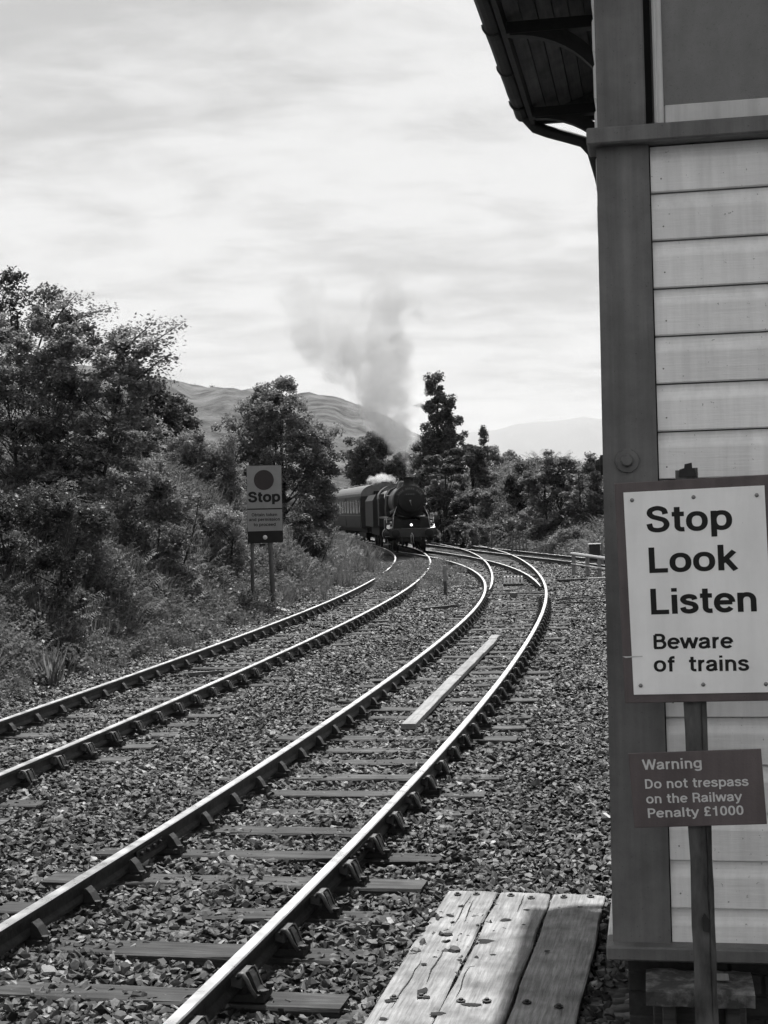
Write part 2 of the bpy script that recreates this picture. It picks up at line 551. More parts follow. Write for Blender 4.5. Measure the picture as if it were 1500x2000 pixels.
# ------------------------------------------------------------------ mesh helpers
class MB:
    """collects shapes for ONE mesh"""

    def __init__(self):
        self.v, self.f, self.mi, self.sm = [], [], [], []

    def add(self, vs_, fs, mi=0, smooth=False):
        o = len(self.v)
        self.v += [tuple(p) for p in vs_]
        for f in fs:
            self.f.append(tuple(i + o for i in f))
            self.mi.append(mi)
            self.sm.append(smooth)
        return self

    def box(self, x0, x1, y0, y1, z0, z1, mi=0, rot=None):
        vs_ = [(x, y, z) for x in (x0, x1) for y in (y0, y1) for z in (z0, z1)]
        if rot is not None:
            c = Vector(((x0 + x1) / 2, (y0 + y1) / 2, (z0 + z1) / 2))
            vs_ = [tuple(c + rot @ (Vector(p) - c)) for p in vs_]
        fs = [(0, 1, 3, 2), (4, 6, 7, 5), (0, 4, 5, 1), (2, 3, 7, 6), (0, 2, 6, 4), (1, 5, 7, 3)]
        return self.add(vs_, fs, mi)

    def bbox(self, x0, x1, y0, y1, z0, z1, b=0.006, mi=0):
        """box with chamfered edges"""
        vs_, idx = [], {}
        for ix, (x, sx) in enumerate(((x0, 1), (x1, -1))):
            for iy, (y, sy) in enumerate(((y0, 1), (y1, -1))):
                for iz, (z, sz) in enumerate(((z0, 1), (z1, -1))):
                    for a in range(3):
                        p = [x + sx * b, y + sy * b, z + sz * b]
                        p[a] = (x, y, z)[a]
                        idx[(ix, iy, iz, a)] = len(vs_)
                        vs_.append(tuple(p))
        fs = []
        for a in range(3):
            o1, o2 = (a + 1) % 3, (a + 2) % 3
            for s in (0, 1):
                q = []
                for (c1, c2) in ((0, 0), (1, 0), (1, 1), (0, 1)):
                    k = [0, 0, 0]
                    k[a], k[o1], k[o2] = s, c1, c2
                    q.append(idx[(*k, a)])
                fs.append(tuple(q) if s else tuple(reversed(q)))
        for a in range(3):          # edges along axis a
            o1, o2 = (a + 1) % 3, (a + 2) % 3
            for c1 in (0, 1):
                for c2 in (0, 1):
                    k0, k1 = [0, 0, 0], [0, 0, 0]
                    k0[a], k1[a] = 0, 1
                    k0[o1] = k1[o1] = c1
                    k0[o2] = k1[o2] = c2
                    fs.append((idx[(*k0, o1)], idx[(*k1, o1)], idx[(*k1, o2)], idx[(*k0, o2)]))
        for ix in (0, 1):
            for iy in (0, 1):
                for iz in (0, 1):
                    fs.append(tuple(idx[(ix, iy, iz, a)] for a in range(3)))
        return self.add(vs_, fs, mi)

    def tube(self, pts, radii, n=8, mi=0, smooth=True, cap=True):
        pts = [Vector(p) for p in pts]
        if isinstance(radii, (int, float)):
            radii = [radii] * len(pts)
        vs_, fs = [], []
        up = Vector((0, 0, 1))
        for i, p in enumerate(pts):
            t = (pts[min(i + 1, len(pts) - 1)] - pts[max(i - 1, 0)]).normalized()
            a = t.cross(up if abs(t.z) < 0.95 else Vector((1, 0, 0))).normalized()
            b = t.cross(a)
            for k in range(n):
                an = 2 * PI * k / n
                vs_.append(tuple(p + (a * math.cos(an) + b * math.sin(an)) * radii[i]))
        for i in range(len(pts) - 1):
            for k in range(n):
                fs.append((i * n + k, i * n + (k + 1) % n, (i + 1) * n + (k + 1) % n, (i + 1) * n + k))
        if cap:
            fs.append(tuple(range(n)))
            fs.append(tuple((len(pts) - 1) * n + k for k in reversed(range(n))))
        return self.add(vs_, fs, mi, smooth)

    def cyl(self, p0, p1, r, n=16, mi=0, r1=None, smooth=True):
        return self.tube([p0, p1], [r, r if r1 is None else r1], n, mi, smooth)

    def prism(self, poly, frame, d0, d1, mi=0):
        """poly: 2-D points; frame(u, v, d) -> point; extruded from d0 to d1"""
        n = len(poly)
        vs_ = [frame(u, v, d0) for u, v in poly] + [frame(u, v, d1) for u, v in poly]
        fs = [tuple(range(n)), tuple(reversed(range(n, 2 * n)))]
        fs += [(i, i + n, (i + 1) % n + n, (i + 1) % n) for i in range(n)]
        return self.add(vs_, fs, mi)

    def lathe(self, prof, o, axis, n=24, mi=0, smooth=True):
        """prof: (radius, distance along axis)"""
        axis = Vector(axis).normalized()
        a = axis.cross(Vector((0, 0, 1)) if abs(axis.z) < 0.9 else Vector((1, 0, 0))).normalized()
        b = axis.cross(a)
        o = Vector(o)
        vs_, fs = [], []
        for r, d in prof:
            for k in range(n):
                an = 2 * PI * k / n
                vs_.append(tuple(o + axis * d + (a * math.cos(an) + b * math.sin(an)) * r))
        for i in range(len(prof) - 1):
            for k in range(n):
                fs.append((i * n + k, i * n + (k + 1) % n, (i + 1) * n + (k + 1) % n, (i + 1) * n + k))
        return self.add(vs_, fs, mi, smooth)

    def mesh(self, name):
        me = bpy.data.meshes.new(name)
        me.from_pydata(self.v, [], self.f)
        me.polygons.foreach_set('material_index', self.mi)
        me.polygons.foreach_set('use_smooth', self.sm)
        fix_normals(me)
        return me

    def build(self, name, mats, parent=None):
        me = self.mesh(name)
        for m in (mats if isinstance(mats, (list, tuple)) else [mats]):
            me.materials.append(m)
        return link(name, me, parent)


import bmesh


def fix_normals(me):
    bm = bmesh.new()
    bm.from_mesh(me)
    bmesh.ops.recalc_face_normals(bm, faces=bm.faces)
    bm.to_mesh(me)
    bm.free()
    me.update()


def link(name, me, parent=None, loc=None, rot=None):
    o = bpy.data.objects.new(name, me)
    COL.objects.link(o)
    if parent is not None:
        o.parent = parent
    if loc is not None:
        o.location = loc
    if rot is not None:
        o.rotation_euler = rot
    return o


def tag(o, label=None, cat=None, group=None, kind=None):
    if label:
        o['label'] = label
    if cat:
        o['category'] = cat
    if group:
        o['group'] = group
    if kind:
        o['kind'] = kind
    return o


def thing(name, label, cat, loc=(0, 0, 0), rz=0.0, group=None):
    o = bpy.data.objects.new(name, None)
    COL.objects.link(o)
    o.empty_display_size = 0.2
    o.location = loc
    o.rotation_euler = (0, 0, rz)
    return tag(o, label, cat, group)


def array_mesh(name, V, F, mats, smooth=False):
    """V (n,3) float, F (m,k) int"""
    V = np.asarray(V, np.float32)
    F = np.asarray(F, np.int32)
    me = bpy.data.meshes.new(name)
    me.vertices.add(len(V))
    me.vertices.foreach_set('co', V.ravel())
    k = F.shape[1]
    me.loops.add(F.size)
    me.loops.foreach_set('vertex_index', F.ravel())
    me.polygons.add(len(F))
    me.polygons.foreach_set('loop_start', np.arange(0, F.size, k, dtype=np.int32))
    me.polygons.foreach_set('loop_total', np.full(len(F), k, np.int32))
    if smooth:
        me.polygons.foreach_set('use_smooth', np.ones(len(F), bool))
    me.update(calc_edges=True)
    for m in (mats if isinstance(mats, (list, tuple)) else [mats]):
        me.materials.append(m)
    return me


# ------------------------------------------------------------------ track alignments
def alignment(p, knots, smax, back=0.0, ds=0.25):
    x0, y0, th = p[:3]
    S = np.arange(-back, smax + ds / 2, ds)
    k = np.interp(S, knots, p[3:])
    dth = np.concatenate([[0], np.cumsum((k[1:] + k[:-1]) / 2) * ds])
    i0 = int(round(back / ds))
    t = th + dth - dth[i0]
    tm = (t[1:] + t[:-1]) / 2
    x = np.concatenate([[0], np.cumsum(np.sin(tm)) * ds])
    y = np.concatenate([[0], np.cumsum(np.cos(tm)) * ds])
    return dict(s=S, x=x - x[i0] + x0, y=y - y[i0] + y0, t=t)


T1 = alignment([-2.1499, 5.0, 0.2233, -.0035, -.0039, -.0025, -.0062, -.0075, -.007, -.0069, -.007, -.0069],
               [0, 10, 20, 30, 40, 50, 60, 75, 90], 73.0, 12)
TR = alignment([-2.1499, 5.0, 0.2233, -.0035, -.0039, -.0025, -.0039, -.0045, -.0026, -.0036, -.0043, -.0044, -.0044],
               [0, 10, 20, 28, 36, 46, 60, 75, 90, 110], 96.0)
T2 = alignment([-5.7796, 5.0, 0.192, -.0019, -.0019, -.002, -.0038, -.0036, -.0031, -.0045, -.0045, -.0025, -.002],
               [0, 10, 20, 30, 40, 50, 60, 80, 90, 200], 190.0, 12)
T3 = alignment([9.9137, 45.0, -0.17, .001, .0011, .0011, .0011], [0, 20, 40, 70], 72.0, 22)


def tpos(T, s):
    return (float(np.interp(s, T['s'], T['x'])), float(np.interp(s, T['s'], T['y'])), float(np.interp(s, T['s'], T['t'])))


def tx(T, y):
    return np.interp(y, T['y'], T['x'])


# ------------------------------------------------------------------ terrain
_rng = np.random.default_rng(5)
_waves = [(_rng.uniform(0.05, 0.6), _rng.uniform(0, 2 * PI), _rng.uniform(0, 2 * PI)) for _ in range(14)]


def lumps(x, y):
    z = 0.0
    for k, a, ph in _waves:
        z = z + np.sin(k * (x * math.cos(a) + y * math.sin(a)) + ph) * 0.12 / (0.4 + k * 2)
    return z


def sstep(a, b, v):
    t = np.clip((v - a) / (b - a), 0, 1)
    return t * t * (3 - 2 * t)


BED = -0.223


def height(x, y):
    x = np.asarray(x, float)
    y = np.asarray(y, float)
    dl = tx(T2, y) - x
    dr = x - np.where(y > 40, np.maximum(tx(T3, y), tx(T2, y) + 3), 60)
    far = sstep(60, 90, y)
    toe = 2.3 + 0.4 * np.sin(y * 0.25) - 0.3 * far
    left = (sstep(-.3, 4.2, dl - toe) * 2.9 + sstep(3, 26, dl - toe) * 2.4 + sstep(20, 70, dl) * 3.0) * (1 - 0.35 * sstep(100, 160, y))
    left = left * (1 - .75 * sstep(52, 66, y) * (1 - sstep(4, 12, dl)))
    left = left + sstep(0, 4, dl - toe) * lumps(x, y) * 0.8
    right = sstep(0.0, 4.6, dr - 1.8) * (1.2 + 3.3 * sstep(70, 92, y)) * sstep(50, 62, y) * (1 - .7 * sstep(7, 16, dr)) + sstep(5, 22, dr - 1.8) * (1.2 * sstep(95, 112, y) - .9)
    right = right + sstep(0.3, 4, dr - 2) * lumps(x, y) * 0.7
    shoulder = -0.10 * sstep(1.6, 2.4, dl) * (1 - sstep(2.4, 3.6, dl))
    flat_ = (1 - sstep(0, .8, dl - toe)) * (1 - sstep(0, 1, dr - 1.8))
    grit = .016 * (np.sin(x * 3.1 + 1.3 * np.sin(y * 1.7)) + np.sin(y * 2.3 + 1.1 * np.sin(x * 2.1 + 1))) * flat_
    return BED + left + right + shoulder + grit


def grid_mesh(name, xs, ys, mats, hfun, mask=None):
    X, Y = np.meshgrid(xs, ys)
    Z = hfun(X, Y)
    V = np.stack([X.ravel(), Y.ravel(), Z.ravel()], 1)
    nx, ny = len(xs), len(ys)
    i = np.arange(nx * ny).reshape(ny, nx)
    F = np.stack([i[:-1, :-1], i[:-1, 1:], i[1:, 1:], i[1:, :-1]], -1).reshape(-1, 4)
    if mask is not None:
        c = V[F].mean(1)
        F = F[mask(c[:, 0], c[:, 1])]
    me = array_mesh(name, V, F, mats, smooth=True)
    return me


def bank_side(x, y):
    dl = tx(T2, y) - x
    dr = x - np.where(y > 40, np.maximum(tx(T3, y), tx(T2, y) + 3), 60)
    return (dl > 2.2) | (dr > 2.0)


xs = np.concatenate([np.arange(-70, -14, 2.0), np.arange(-14, 22, 0.5), np.arange(22, 91, 2.0)])
ys = np.concatenate([np.arange(-12, 60, 0.5), np.arange(60, 240, 1.5)])
me = grid_mesh('embankment', xs, ys, M['earth'], height, mask=bank_side)
tag(link('embankment', me), kind='structure')
me = grid_mesh('ballast_bed', xs, ys, M['ballast'], lambda x, y: height(x, y), mask=lambda x, y: ~bank_side(x, y))
tag(link('ballast_bed', me), kind='structure')
# the ground sheet that reaches the horizon
R_ = np.array([60, 150, 260, 420, 700, 1200, 2200, 4500, 9000, 18000, 23500.0])
A_ = np.linspace(0, 2 * PI, 73)[:-1]
V, F = [(0, 90, -1.4)], []
for r in R_:
    for a in A_:
        V.append((r * math.sin(a), 90 + r * math.cos(a), -1.4 + (0.0 if r < 400 else -0.5)))
nA = len(A_)
gb = MB()
gb.v = V
for k in range(nA):
    gb.f.append((0, 1 + k, 1 + (k + 1) % nA))
for j in range(len(R_) - 1):
    for k in range(nA):
        gb.f.append((1 + j * nA + k, 1 + (j + 1) * nA + k, 1 + (j + 1) * nA + (k + 1) % nA, 1 + j * nA + (k + 1) % nA))
gb.mi = [0] * len(gb.f)
gb.sm = [False] * len(gb.f)
tag(gb.build('ground', M['moor']), kind='structure')


# hills: the near moor on the left and the far mountains on the right
def ridge(name, Y, prof, depth, m, seed, rough, base_px=1000):
    """a hill whose skyline passes the given photograph points; it has a real front slope and a back"""
    rng = np.random.default_rng(seed)
    pxs = np.linspace(prof[0][0], prof[-1][0], 110)
    tops = np.interp(pxs, [p[0] for p in prof], [p[1] for p in prof])
    nd = 40
    amp = rng.normal(0, 1, (nd, len(pxs)))
    for _ in range(3):
        amp = (amp + np.roll(amp, 1, 0) + np.roll(amp, 1, 1) + np.roll(amp, -1, 0) + np.roll(amp, -1, 1)) / 5
    V = []
    for j in range(nd):
        f = j / (nd - 1)
        d = -depth + 2 * depth * f
        hgt = math.cos((f - 0.5) * PI) ** 0.8 if 0 < f < 1 else 0.0
        for i, px in enumerate(pxs):
            p = at(px, tops[i], Y)
            zt = p.z + 2
            V.append((p.x * (1 + d / Y), p.y + d, -2 + (zt) * hgt + amp[j, i] * rough * hgt * (0.25 if abs(f - .5) < .03 else 1)))
    n = len(pxs)
    F = [(j * n + i, j * n + i + 1, (j + 1) * n + i + 1, (j + 1) * n + i) for j in range(nd - 1) for i in range(n - 1)]
    o = link(name, array_mesh(name, V, F, m, smooth=True))
    return tag(o, kind='structure')


ridge('moorland_hill', 520, [(-700, 690), (-200, 705), (120, 715), (250, 738), (300, 744), (335, 750), (352, 757), (372, 764), (400, 764),
                             (446, 763), (462, 770), (520, 776), (595, 784), (650, 791), (705, 803), (760, 830), (830, 872), (930, 930), (1050, 985), (1100, 1010)],
      190, M['moor'], 3, 4.0)
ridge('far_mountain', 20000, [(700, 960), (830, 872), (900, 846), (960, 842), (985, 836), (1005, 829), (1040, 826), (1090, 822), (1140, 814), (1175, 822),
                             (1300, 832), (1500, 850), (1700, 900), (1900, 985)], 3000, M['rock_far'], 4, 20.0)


# ------------------------------------------------------------------ railway tracks
GAUGE = 0.7525
SLEEPER_TOP = -0.188
_hp = [(-.029, 0.0), (.029, 0.0), (.035, -.007), (.035, -.033), (.011, -.047), (.010, -.100), (.030, -.117), (.034, -.126),
       (.034, -.143), (-.034, -.143), (-.034, -.126), (-.030, -.117), (-.010, -.100), (-.011, -.047), (-.035, -.033), (-.035, -.007)]


def rail(T, s0, s1, off, parent, top='steel_top', taper=0.0, name='rail', step=0.5, shift=None):
    n = max(2, int((s1 - s0) / step) + 1)
    mb = MB()
    V, F, mi = [], [], []
    k = len(_hp)
    for i in range(n):
        s = s0 + (s1 - s0) * i / (n - 1)
        x, y, t = tpos(T, s)
        w = 1.0
        if taper and s - s0 < taper:
            w = 0.25 + 0.75 * (s - s0) / taper
        o = off + (shift(s) if shift else 0.0)
        for u, z in _hp:
            V.append((x + (o + u * w) * math.cos(t), y - (o + u * w) * math.sin(t), z))
    for i in range(n - 1):
        for j in range(k):
            F.append((i * k + j, i * k + (j + 1) % k, (i + 1) * k + (j + 1) % k, (i + 1) * k + j))
            mi.append(0 if j in (0, 1, k - 1) else 1)
    F.append(tuple(range(k)))
    F.append(tuple(reversed(range((n - 1) * k, n * k))))
    mi += [1, 1]
    mb.v, mb.f, mb.mi, mb.sm = V, F, mi, [False] * len(F)
    return mb.build(name, [M[top], M['rust']], parent)


def sleeper_variants(n=6, length=2.6):
    out = []
    rng = random.Random(11)
    for q in range(n):
        mb = MB()
        seg = 10
        rows = []
        for i in range(seg + 1):
            x = -length / 2 + length * i / seg
            if i in (0, seg):
                x += rng.uniform(-.03, .03)
            j = lambda a: rng.uniform(-a, a)
            w, h = 0.125, 0.13
            row = [(x, -w + j(.006), -h), (x, -w + j(.006), -.012 + j(.004)), (x, -w + .014 + j(.005), j(.004)), (x, -0.02, j(.004) - .003),
                   (x, w - .014 + j(.005), j(.004)), (x, w + j(.006), -.012 + j(.004)), (x, w, -h)]
            rows.append(row)
        m_ = len(rows[0])
        V = [p for r in rows for p in r]
        F = [(i * m_ + a, (i + 1) * m_ + a, (i + 1) * m_ + a + 1, i * m_ + a + 1) for i in range(seg) for a in range(m_ - 1)]
        F += [tuple(range(m_)), tuple(reversed(range(seg * m_, seg * m_ + m_)))]
        mb.add(V, F)
        me_ = mb.mesh('sleeper')
        me_.materials.append(M['sleeper'])
        out.append(me_)
    return out


def chair_mesh(sgn):
    """cast chair: base plate, low inner jaw, ribbed outer jaw; rail at x = 0, outer side towards +x * sgn"""
    mb = MB()
    s = sgn
    fr = lambda u, v, d: (u * s, d, v)
    mb.box(min(-.145 * s, .17 * s), max(-.145 * s, .17 * s), -.075, .075, -.188, -.152)
    mb.prism([(-.04, -.148), (-.04, -.062), (-.055, -.055), (-.085, -.085), (-.12, -.148)], fr, -.045, .045)
    mb.prism([(.07, -.148), (.07, -.060), (.088, -.050), (.105, -.075), (.125, -.13), (.145, -.148)], fr, -.040, .040)
    for y in (-.045, .045):
        mb.prism([(.075, -.150), (.075, -.046), (.092, -.038), (.108, -.070), (.132, -.135), (.155, -.150)], fr, y - .009, y + .009)
    for y in (-.06, .06):
        mb.cyl((-.14 * s, y, -.148), (-.14 * s, y, -.125), .022, 6, smooth=False)
        mb.cyl((.165 * s, y, -.148), (.165 * s, y, -.128), .022, 6, smooth=False)
    me_ = mb.mesh('chair')
    me_.materials.append(M['iron'])
    return me_


def key_mesh(sgn):
    mb = MB()
    s = sgn
    fr = lambda u, v, d: (u * s, d, v)
    mb.prism([(.013, -.050), (.068, -.050), (.068, -.110), (.013, -.098)], fr, -.10, .085)
    pts = [(.050 * s, -.10, -.058), (.062 * s, -.108, -.036), (.082 * s, -.112, -.034), (.100 * s, -.112, -.062), (.118 * s, -.108, -.105), (.145 * s, -.10, -.150)]
    mb.tube(pts, [.011, .013, .013, .012, .011, .010], 6)
    me_ = mb.mesh('key')
    me_.materials.append(M['key'])
    return me_


SLEEPERS = sleeper_variants()
CHAIR = {1: chair_mesh(1), -1: chair_mesh(-1)}
KEY = {1: key_mesh(1), -1: key_mesh(-1)}
_trk = random.Random(3)


def lay(T, s0, s1, spacing, parent, chairs_to, phase=0.0, lengthen=None, sl_from=None):
    s = s0 + phase
    while s < s1:
        x, y, t = tpos(T, s)
        ln, ox = (1.0, 0.0) if lengthen is None else lengthen(s)
        if ln:
            o = link('sleeper', SLEEPERS[_trk.randrange(6)], parent,
                     (x + ox * math.cos(t) + _trk.uniform(-.03, .03), y - ox * math.sin(t) + _trk.uniform(-.02, .02), SLEEPER_TOP + _trk.uniform(-.012, .004)),
                     (_trk.uniform(-.01, .01), _trk.uniform(-.006, .006), -t + _trk.uniform(-.012, .012)))
            o.scale = (ln, _trk.uniform(.92, 1.06), 1)
        if s < chairs_to:
            for sg in (-1, 1):
                cx, cy = x + sg * GAUGE * math.cos(t), y - sg * GAUGE * math.sin(t)
                c = link('chair', CHAIR[sg], parent, (cx, cy, 0), (0, 0, -t))
                k_ = link('key', KEY[sg], c)
                k_.location = (0, _trk.uniform(-.015, .015), 0)
        s += spacing


track_near = thing('railway_track', 'nearest track with two polished rails, wooden sleepers and iron chairs curving past the crossing boards', 'track')
S_SW = 33.5                                   # where the points begin
rail(T1, -12, 73, -GAUGE, track_near)
rail(T1, -12, 0.0, GAUGE, track_near)
rail(TR, 0.003, S_SW + 1.0, GAUGE, track_near)
k0 = gnd(691, 1680, -0.05)
_s = T1['s'][int(np.argmin((T1['x'] + GAUGE * np.cos(T1['t']) - k0.x) ** 2 + (T1['y'] - GAUGE * np.sin(T1['t']) - k0.y) ** 2))]
SP = 0.757
lay(T1, _s - SP * 19, S_SW - .4, SP, track_near, 99)


def turnout_timber(s):
    xr, yr, tr = tpos(TR, s)
    xl, yl, tl = tpos(T1, s)
    sep = (xr - xl)
    return (1.0 + sep / 2.6, sep / 2) if sep < 3.2 else (0, 0)


fp_ = MB()
for sg in (-1, 1):
    fp_.bbox(sg * .022 - .010, sg * .022 + .010, -.25, .25, -.098, -.046, .004)
    for y_ in (-.18, -.06, .06, .18):
        fp_.cyl((sg * .03, y_, -.072), (sg * .055, y_, -.072), .014, 6, smooth=False)
FISH = fp_.mesh('fishplate')
FISH.materials.append(M['iron'])
for T_, s_j, par in ((T1, _s + .38, track_near), (T1, _s + 18.4, track_near)):
    for off in (-GAUGE, GAUGE):
        x_, y_, t_ = tpos(T_, s_j)
        link('fishplate', FISH, par, (x_ + off * math.cos(t_), y_ - off * math.sin(t_), 0), (0, 0, -t_))

turnout = thing('turnout', 'points where the nearest track divides into two routes, with long timbers', 'turnout')
rail(T1, S_SW + 2.6, 73, GAUGE, turnout, taper=3.0)
rail(TR, S_SW + 1.6, 96, -GAUGE, turnout, taper=3.0)
rail(TR, S_SW + 1.005, 96, GAUGE, turnout)
lay(T1, S_SW, 70, .70, turnout, 0, lengthen=turnout_timber)
lay(TR, 66, 95, .75, turnout, 0)
xs_, ys_, ts_ = tpos(T1, S_SW + 1.2)
for dy, z in ((0.0, -.10), (0.62, -.11)):
    mb = MB()
    mb.bbox(-.80, .80, -.03, .03, -.016, .016, .005)
    o = mb.build('stretcher_bar', M['key'], turnout)
    o.location = (xs_ + dy * math.sin(ts_), ys_ + dy * math.cos(ts_), z)
    o.rotation_euler = (0, 0, -ts_)
mb = MB()
mb.bbox(-.10, .10, -.12, .12, -.18, -.06, .015).box(-.03, .03, -.38, .02, -.14, -.09).bbox(-.06, .06, -.44, -.34, -.19, -.05, .01)
o = mb.build('point_lock_block', M['key'], turnout)
o.location = (xs_, ys_, 0)
o.rotation_euler = (0, 0, -ts_)

track_siding = thing('railway_track', 'left-hand track that the steam train stands on, rails duller and weeds between them', 'track')
rail(T2, -12, 188, -GAUGE, track_siding, 'steel_dull')
rail(T2, -12, 188, GAUGE, track_siding, 'steel_dull')
lay(T2, -2, 90, SP, track_siding, 36, phase=.3)
track_far = thing('railway_track', 'far track crossing behind the points towards the wooden guard rail', 'track')
rail(T3, -20, 71, -GAUGE, track_far, 'steel_dull', step=1.0)
rail(T3, -20, 71, GAUGE, track_far, 'steel_dull', step=1.0)
lay(T3, -10, 42, .75, track_far, 0)


# ------------------------------------------------------------------ ballast stones (uncountable: one object)
def stone_collection():
    c = bpy.data.collections.new('stone_shapes')
    rng = random.Random(8)
    for q in range(12):
        bm = bmesh.new()
        sx, sy, sz = rng.uniform(.75, 1.55), rng.uniform(.65, 1.1), rng.uniform(.38, .72)
        for _ in range(11):
            v_ = Vector((rng.gauss(0, 1), rng.gauss(0, 1), rng.gauss(0, 1))).normalized() * rng.uniform(.82, 1.0)
            bm.verts.new((v_.x * sx, v_.y * sy, v_.z * sz))
        r = bmesh.ops.convex_hull(bm, input=bm.verts)
        bmesh.ops.delete(bm, geom=[g for g in r['geom_interior'] if isinstance(g, bmesh.types.BMVert)], context='VERTS')
        me_ = bpy.data.meshes.new('stone')
        bm.to_mesh(me_)
        bm.free()
        me_.materials.append(M['stone'])
        c.objects.link(bpy.data.objects.new('stone', me_))
    return c


def scatter_group(name, coll, seed, smin, smax, flat, upright=False, tilt=2 * PI):
    ng = bpy.data.node_groups.new(name, 'GeometryNodeTree')
    ng.interface.new_socket('Geometry', in_out='INPUT', socket_type='NodeSocketGeometry')
    ng.interface.new_socket('Geometry', in_out='OUTPUT', socket_type='NodeSocketGeometry')
    n, l = ng.nodes, ng.links
    gi, go = n.new('NodeGroupInput'), n.new('NodeGroupOutput')
    dp = n.new('GeometryNodeDistributePointsOnFaces')
    dp.distribute_method = 'RANDOM'
    dp.inputs['Seed'].default_value = seed
    na = n.new('GeometryNodeInputNamedAttribute')
    na.data_type = 'FLOAT'
    na.inputs['Name'].default_value = 'dens'
    ns = n.new('GeometryNodeInputNamedAttribute')
    ns.data_type = 'FLOAT'
    ns.inputs['Name'].default_value = 'size'
    l.new(gi.outputs[0], dp.inputs['Mesh'])
    l.new(na.outputs[0], dp.inputs['Density'])
    ci = n.new('GeometryNodeCollectionInfo')
    ci.inputs['Collection'].default_value = coll
    ci.inputs['Separate Children'].default_value = True
    ci.inputs['Reset Children'].default_value = True
    ip = n.new('GeometryNodeInstanceOnPoints')
    ip.inputs['Pick Instance'].default_value = True
    l.new(dp.outputs['Points'], ip.inputs['Points'])
    l.new(ci.outputs[0], ip.inputs['Instance'])
    rv = n.new('FunctionNodeRandomValue')
    rv.data_type = 'FLOAT_VECTOR'
    rv.inputs['Seed'].default_value = seed + 1
    t_ = 0.22 if upright else tilt
    rv.inputs[0].default_value = (-t_, -t_, 0)
    rv.inputs[1].default_value = (t_, t_, 2 * PI)
    l.new(rv.outputs[0], ip.inputs['Rotation'])
    rs = n.new('FunctionNodeRandomValue')
    rs.data_type = 'FLOAT'
    rs.inputs['Seed'].default_value = seed + 2
    rs.inputs[2].default_value = smin
    rs.inputs[3].default_value = smax
    mu = n.new('ShaderNodeMath')
    mu.operation = 'MULTIPLY'
    l.new(rs.outputs[1], mu.inputs[0])
    l.new(ns.outputs[0], mu.inputs[1])
    l.new(mu.outputs[0], ip.inputs['Scale'])
    if flat:
        sp_ = n.new('GeometryNodeSetPosition')
        ro = n.new('FunctionNodeRandomValue')
        ro.data_type = 'FLOAT_VECTOR'
        ro.inputs['Seed'].default_value = seed + 3
        ro.inputs[0].default_value = (0, 0, -flat)
        ro.inputs[1].default_value = (0, 0, flat)
        l.new(dp.outputs['Points'], sp_.inputs['Geometry'])
        l.new(ro.outputs[0], sp_.inputs['Offset'])
        l.new(sp_.outputs[0], ip.inputs['Points'])
    l.new(ip.outputs[0], go.inputs[0])
    return ng


def scatter(name, me_, dens, size, ng):
    for nm, arr in (('dens', dens), ('size', size)):
        a = me_.attributes.new(nm, 'FLOAT', 'POINT')
        a.data.foreach_set('value', np.asarray(arr, np.float32))
    o = link(name, me_)
    md = o.modifiers.new('scatter', 'NODES')
    md.node_group = ng
    return o


def verts_of(me_):
    a = np.empty(len(me_.vertices) * 3, np.float32)
    me_.vertices.foreach_get('co', a)
    return a.reshape(-1, 3)


STONES = stone_collection()
xs2 = np.arange(-14, 14, .35)
ys2 = np.arange(4.5, 64, .35)
me = grid_mesh('ballast_stones', xs2, ys2, M['stone'], height,
               mask=lambda x, y: (np.abs(x - 0.03 * y) < .30 * y + 2.0) & ~((tx(T2, y) - x) > 3.2) & (x < np.maximum(tx(T3, y), 3) + np.where(y > 40, 2.2, 60)) & ~((x > .74 + .18 * (y - 5)) & (y < 12)))
v = verts_of(me)
dl_ = tx(T2, v[:, 1]) - v[:, 0]
dens = np.interp(v[:, 1], [4, 13, 15, 24, 26, 40, 60, 64], [1150, 1150, 900, 680, 460, 280, 120, 0])
dens = dens * (1 - 0.9 * sstep(2.2, 3.1, dl_))
size = np.interp(v[:, 1], [4, 14, 26, 44, 64], [.029, .030, .036, .044, .062])
tag(scatter('ballast_stones', me, dens, size, scatter_group('ballast_scatter', STONES, 4, .40, 1.65, .022, tilt=.85)),
    'grey crushed stone ballast between and around the tracks', 'ballast', kind='stuff')

# ------------------------------------------------------------------ foot crossing boards
PZ = -0.162
pa_, pb_ = gnd(873, 1740, PZ), gnd(707, 1998, PZ)
PA = math.atan2(pa_.x - pb_.x, pa_.y - pb_.y)
crossing = thing('foot_crossing', 'weathered timber walking boards on the ballast beside the near track', 'boards', (pa_.x, pa_.y, 0), -PA)
pw = (gnd(1195, 1740, PZ) - pa_).length * math.cos(PA) / 3


def plank_mesh(w, ln, th, seed, seg=16, cross=4, jag=.006):
    rng = random.Random(seed)
    mb = MB()
    rows = []
    for i in range(seg + 1):
        y = -ln + ln * i / seg
        a, b_ = rng.uniform(-jag, jag), rng.uniform(-jag, jag)
        row = [(a, y, -th), (a, y, -.010)]
        for q in range(cross + 1):
            f = q / cross
            row.append((.008 + a + (w - .016 - a + b_) * f, y + (rng.uniform(-.008, .008) if i in (0, seg) else 0), rng.uniform(-.004, .003) - (.003 if q in (0, cross) else 0)))
        row += [(w + b_, y, -.010), (w + b_, y, -th)]
        rows.append(row)
    m_ = len(rows[0])
    mb.add([p for r in rows for p in r],
           [(i * m_ + a, i * m_ + a + 1, (i + 1) * m_ + a + 1, (i + 1) * m_ + a) for i in range(seg) for a in range(m_ - 1)]
           + [tuple(range(m_)), tuple(reversed(range(seg * m_, seg * m_ + m_)))])
    return mb.mesh('plank')


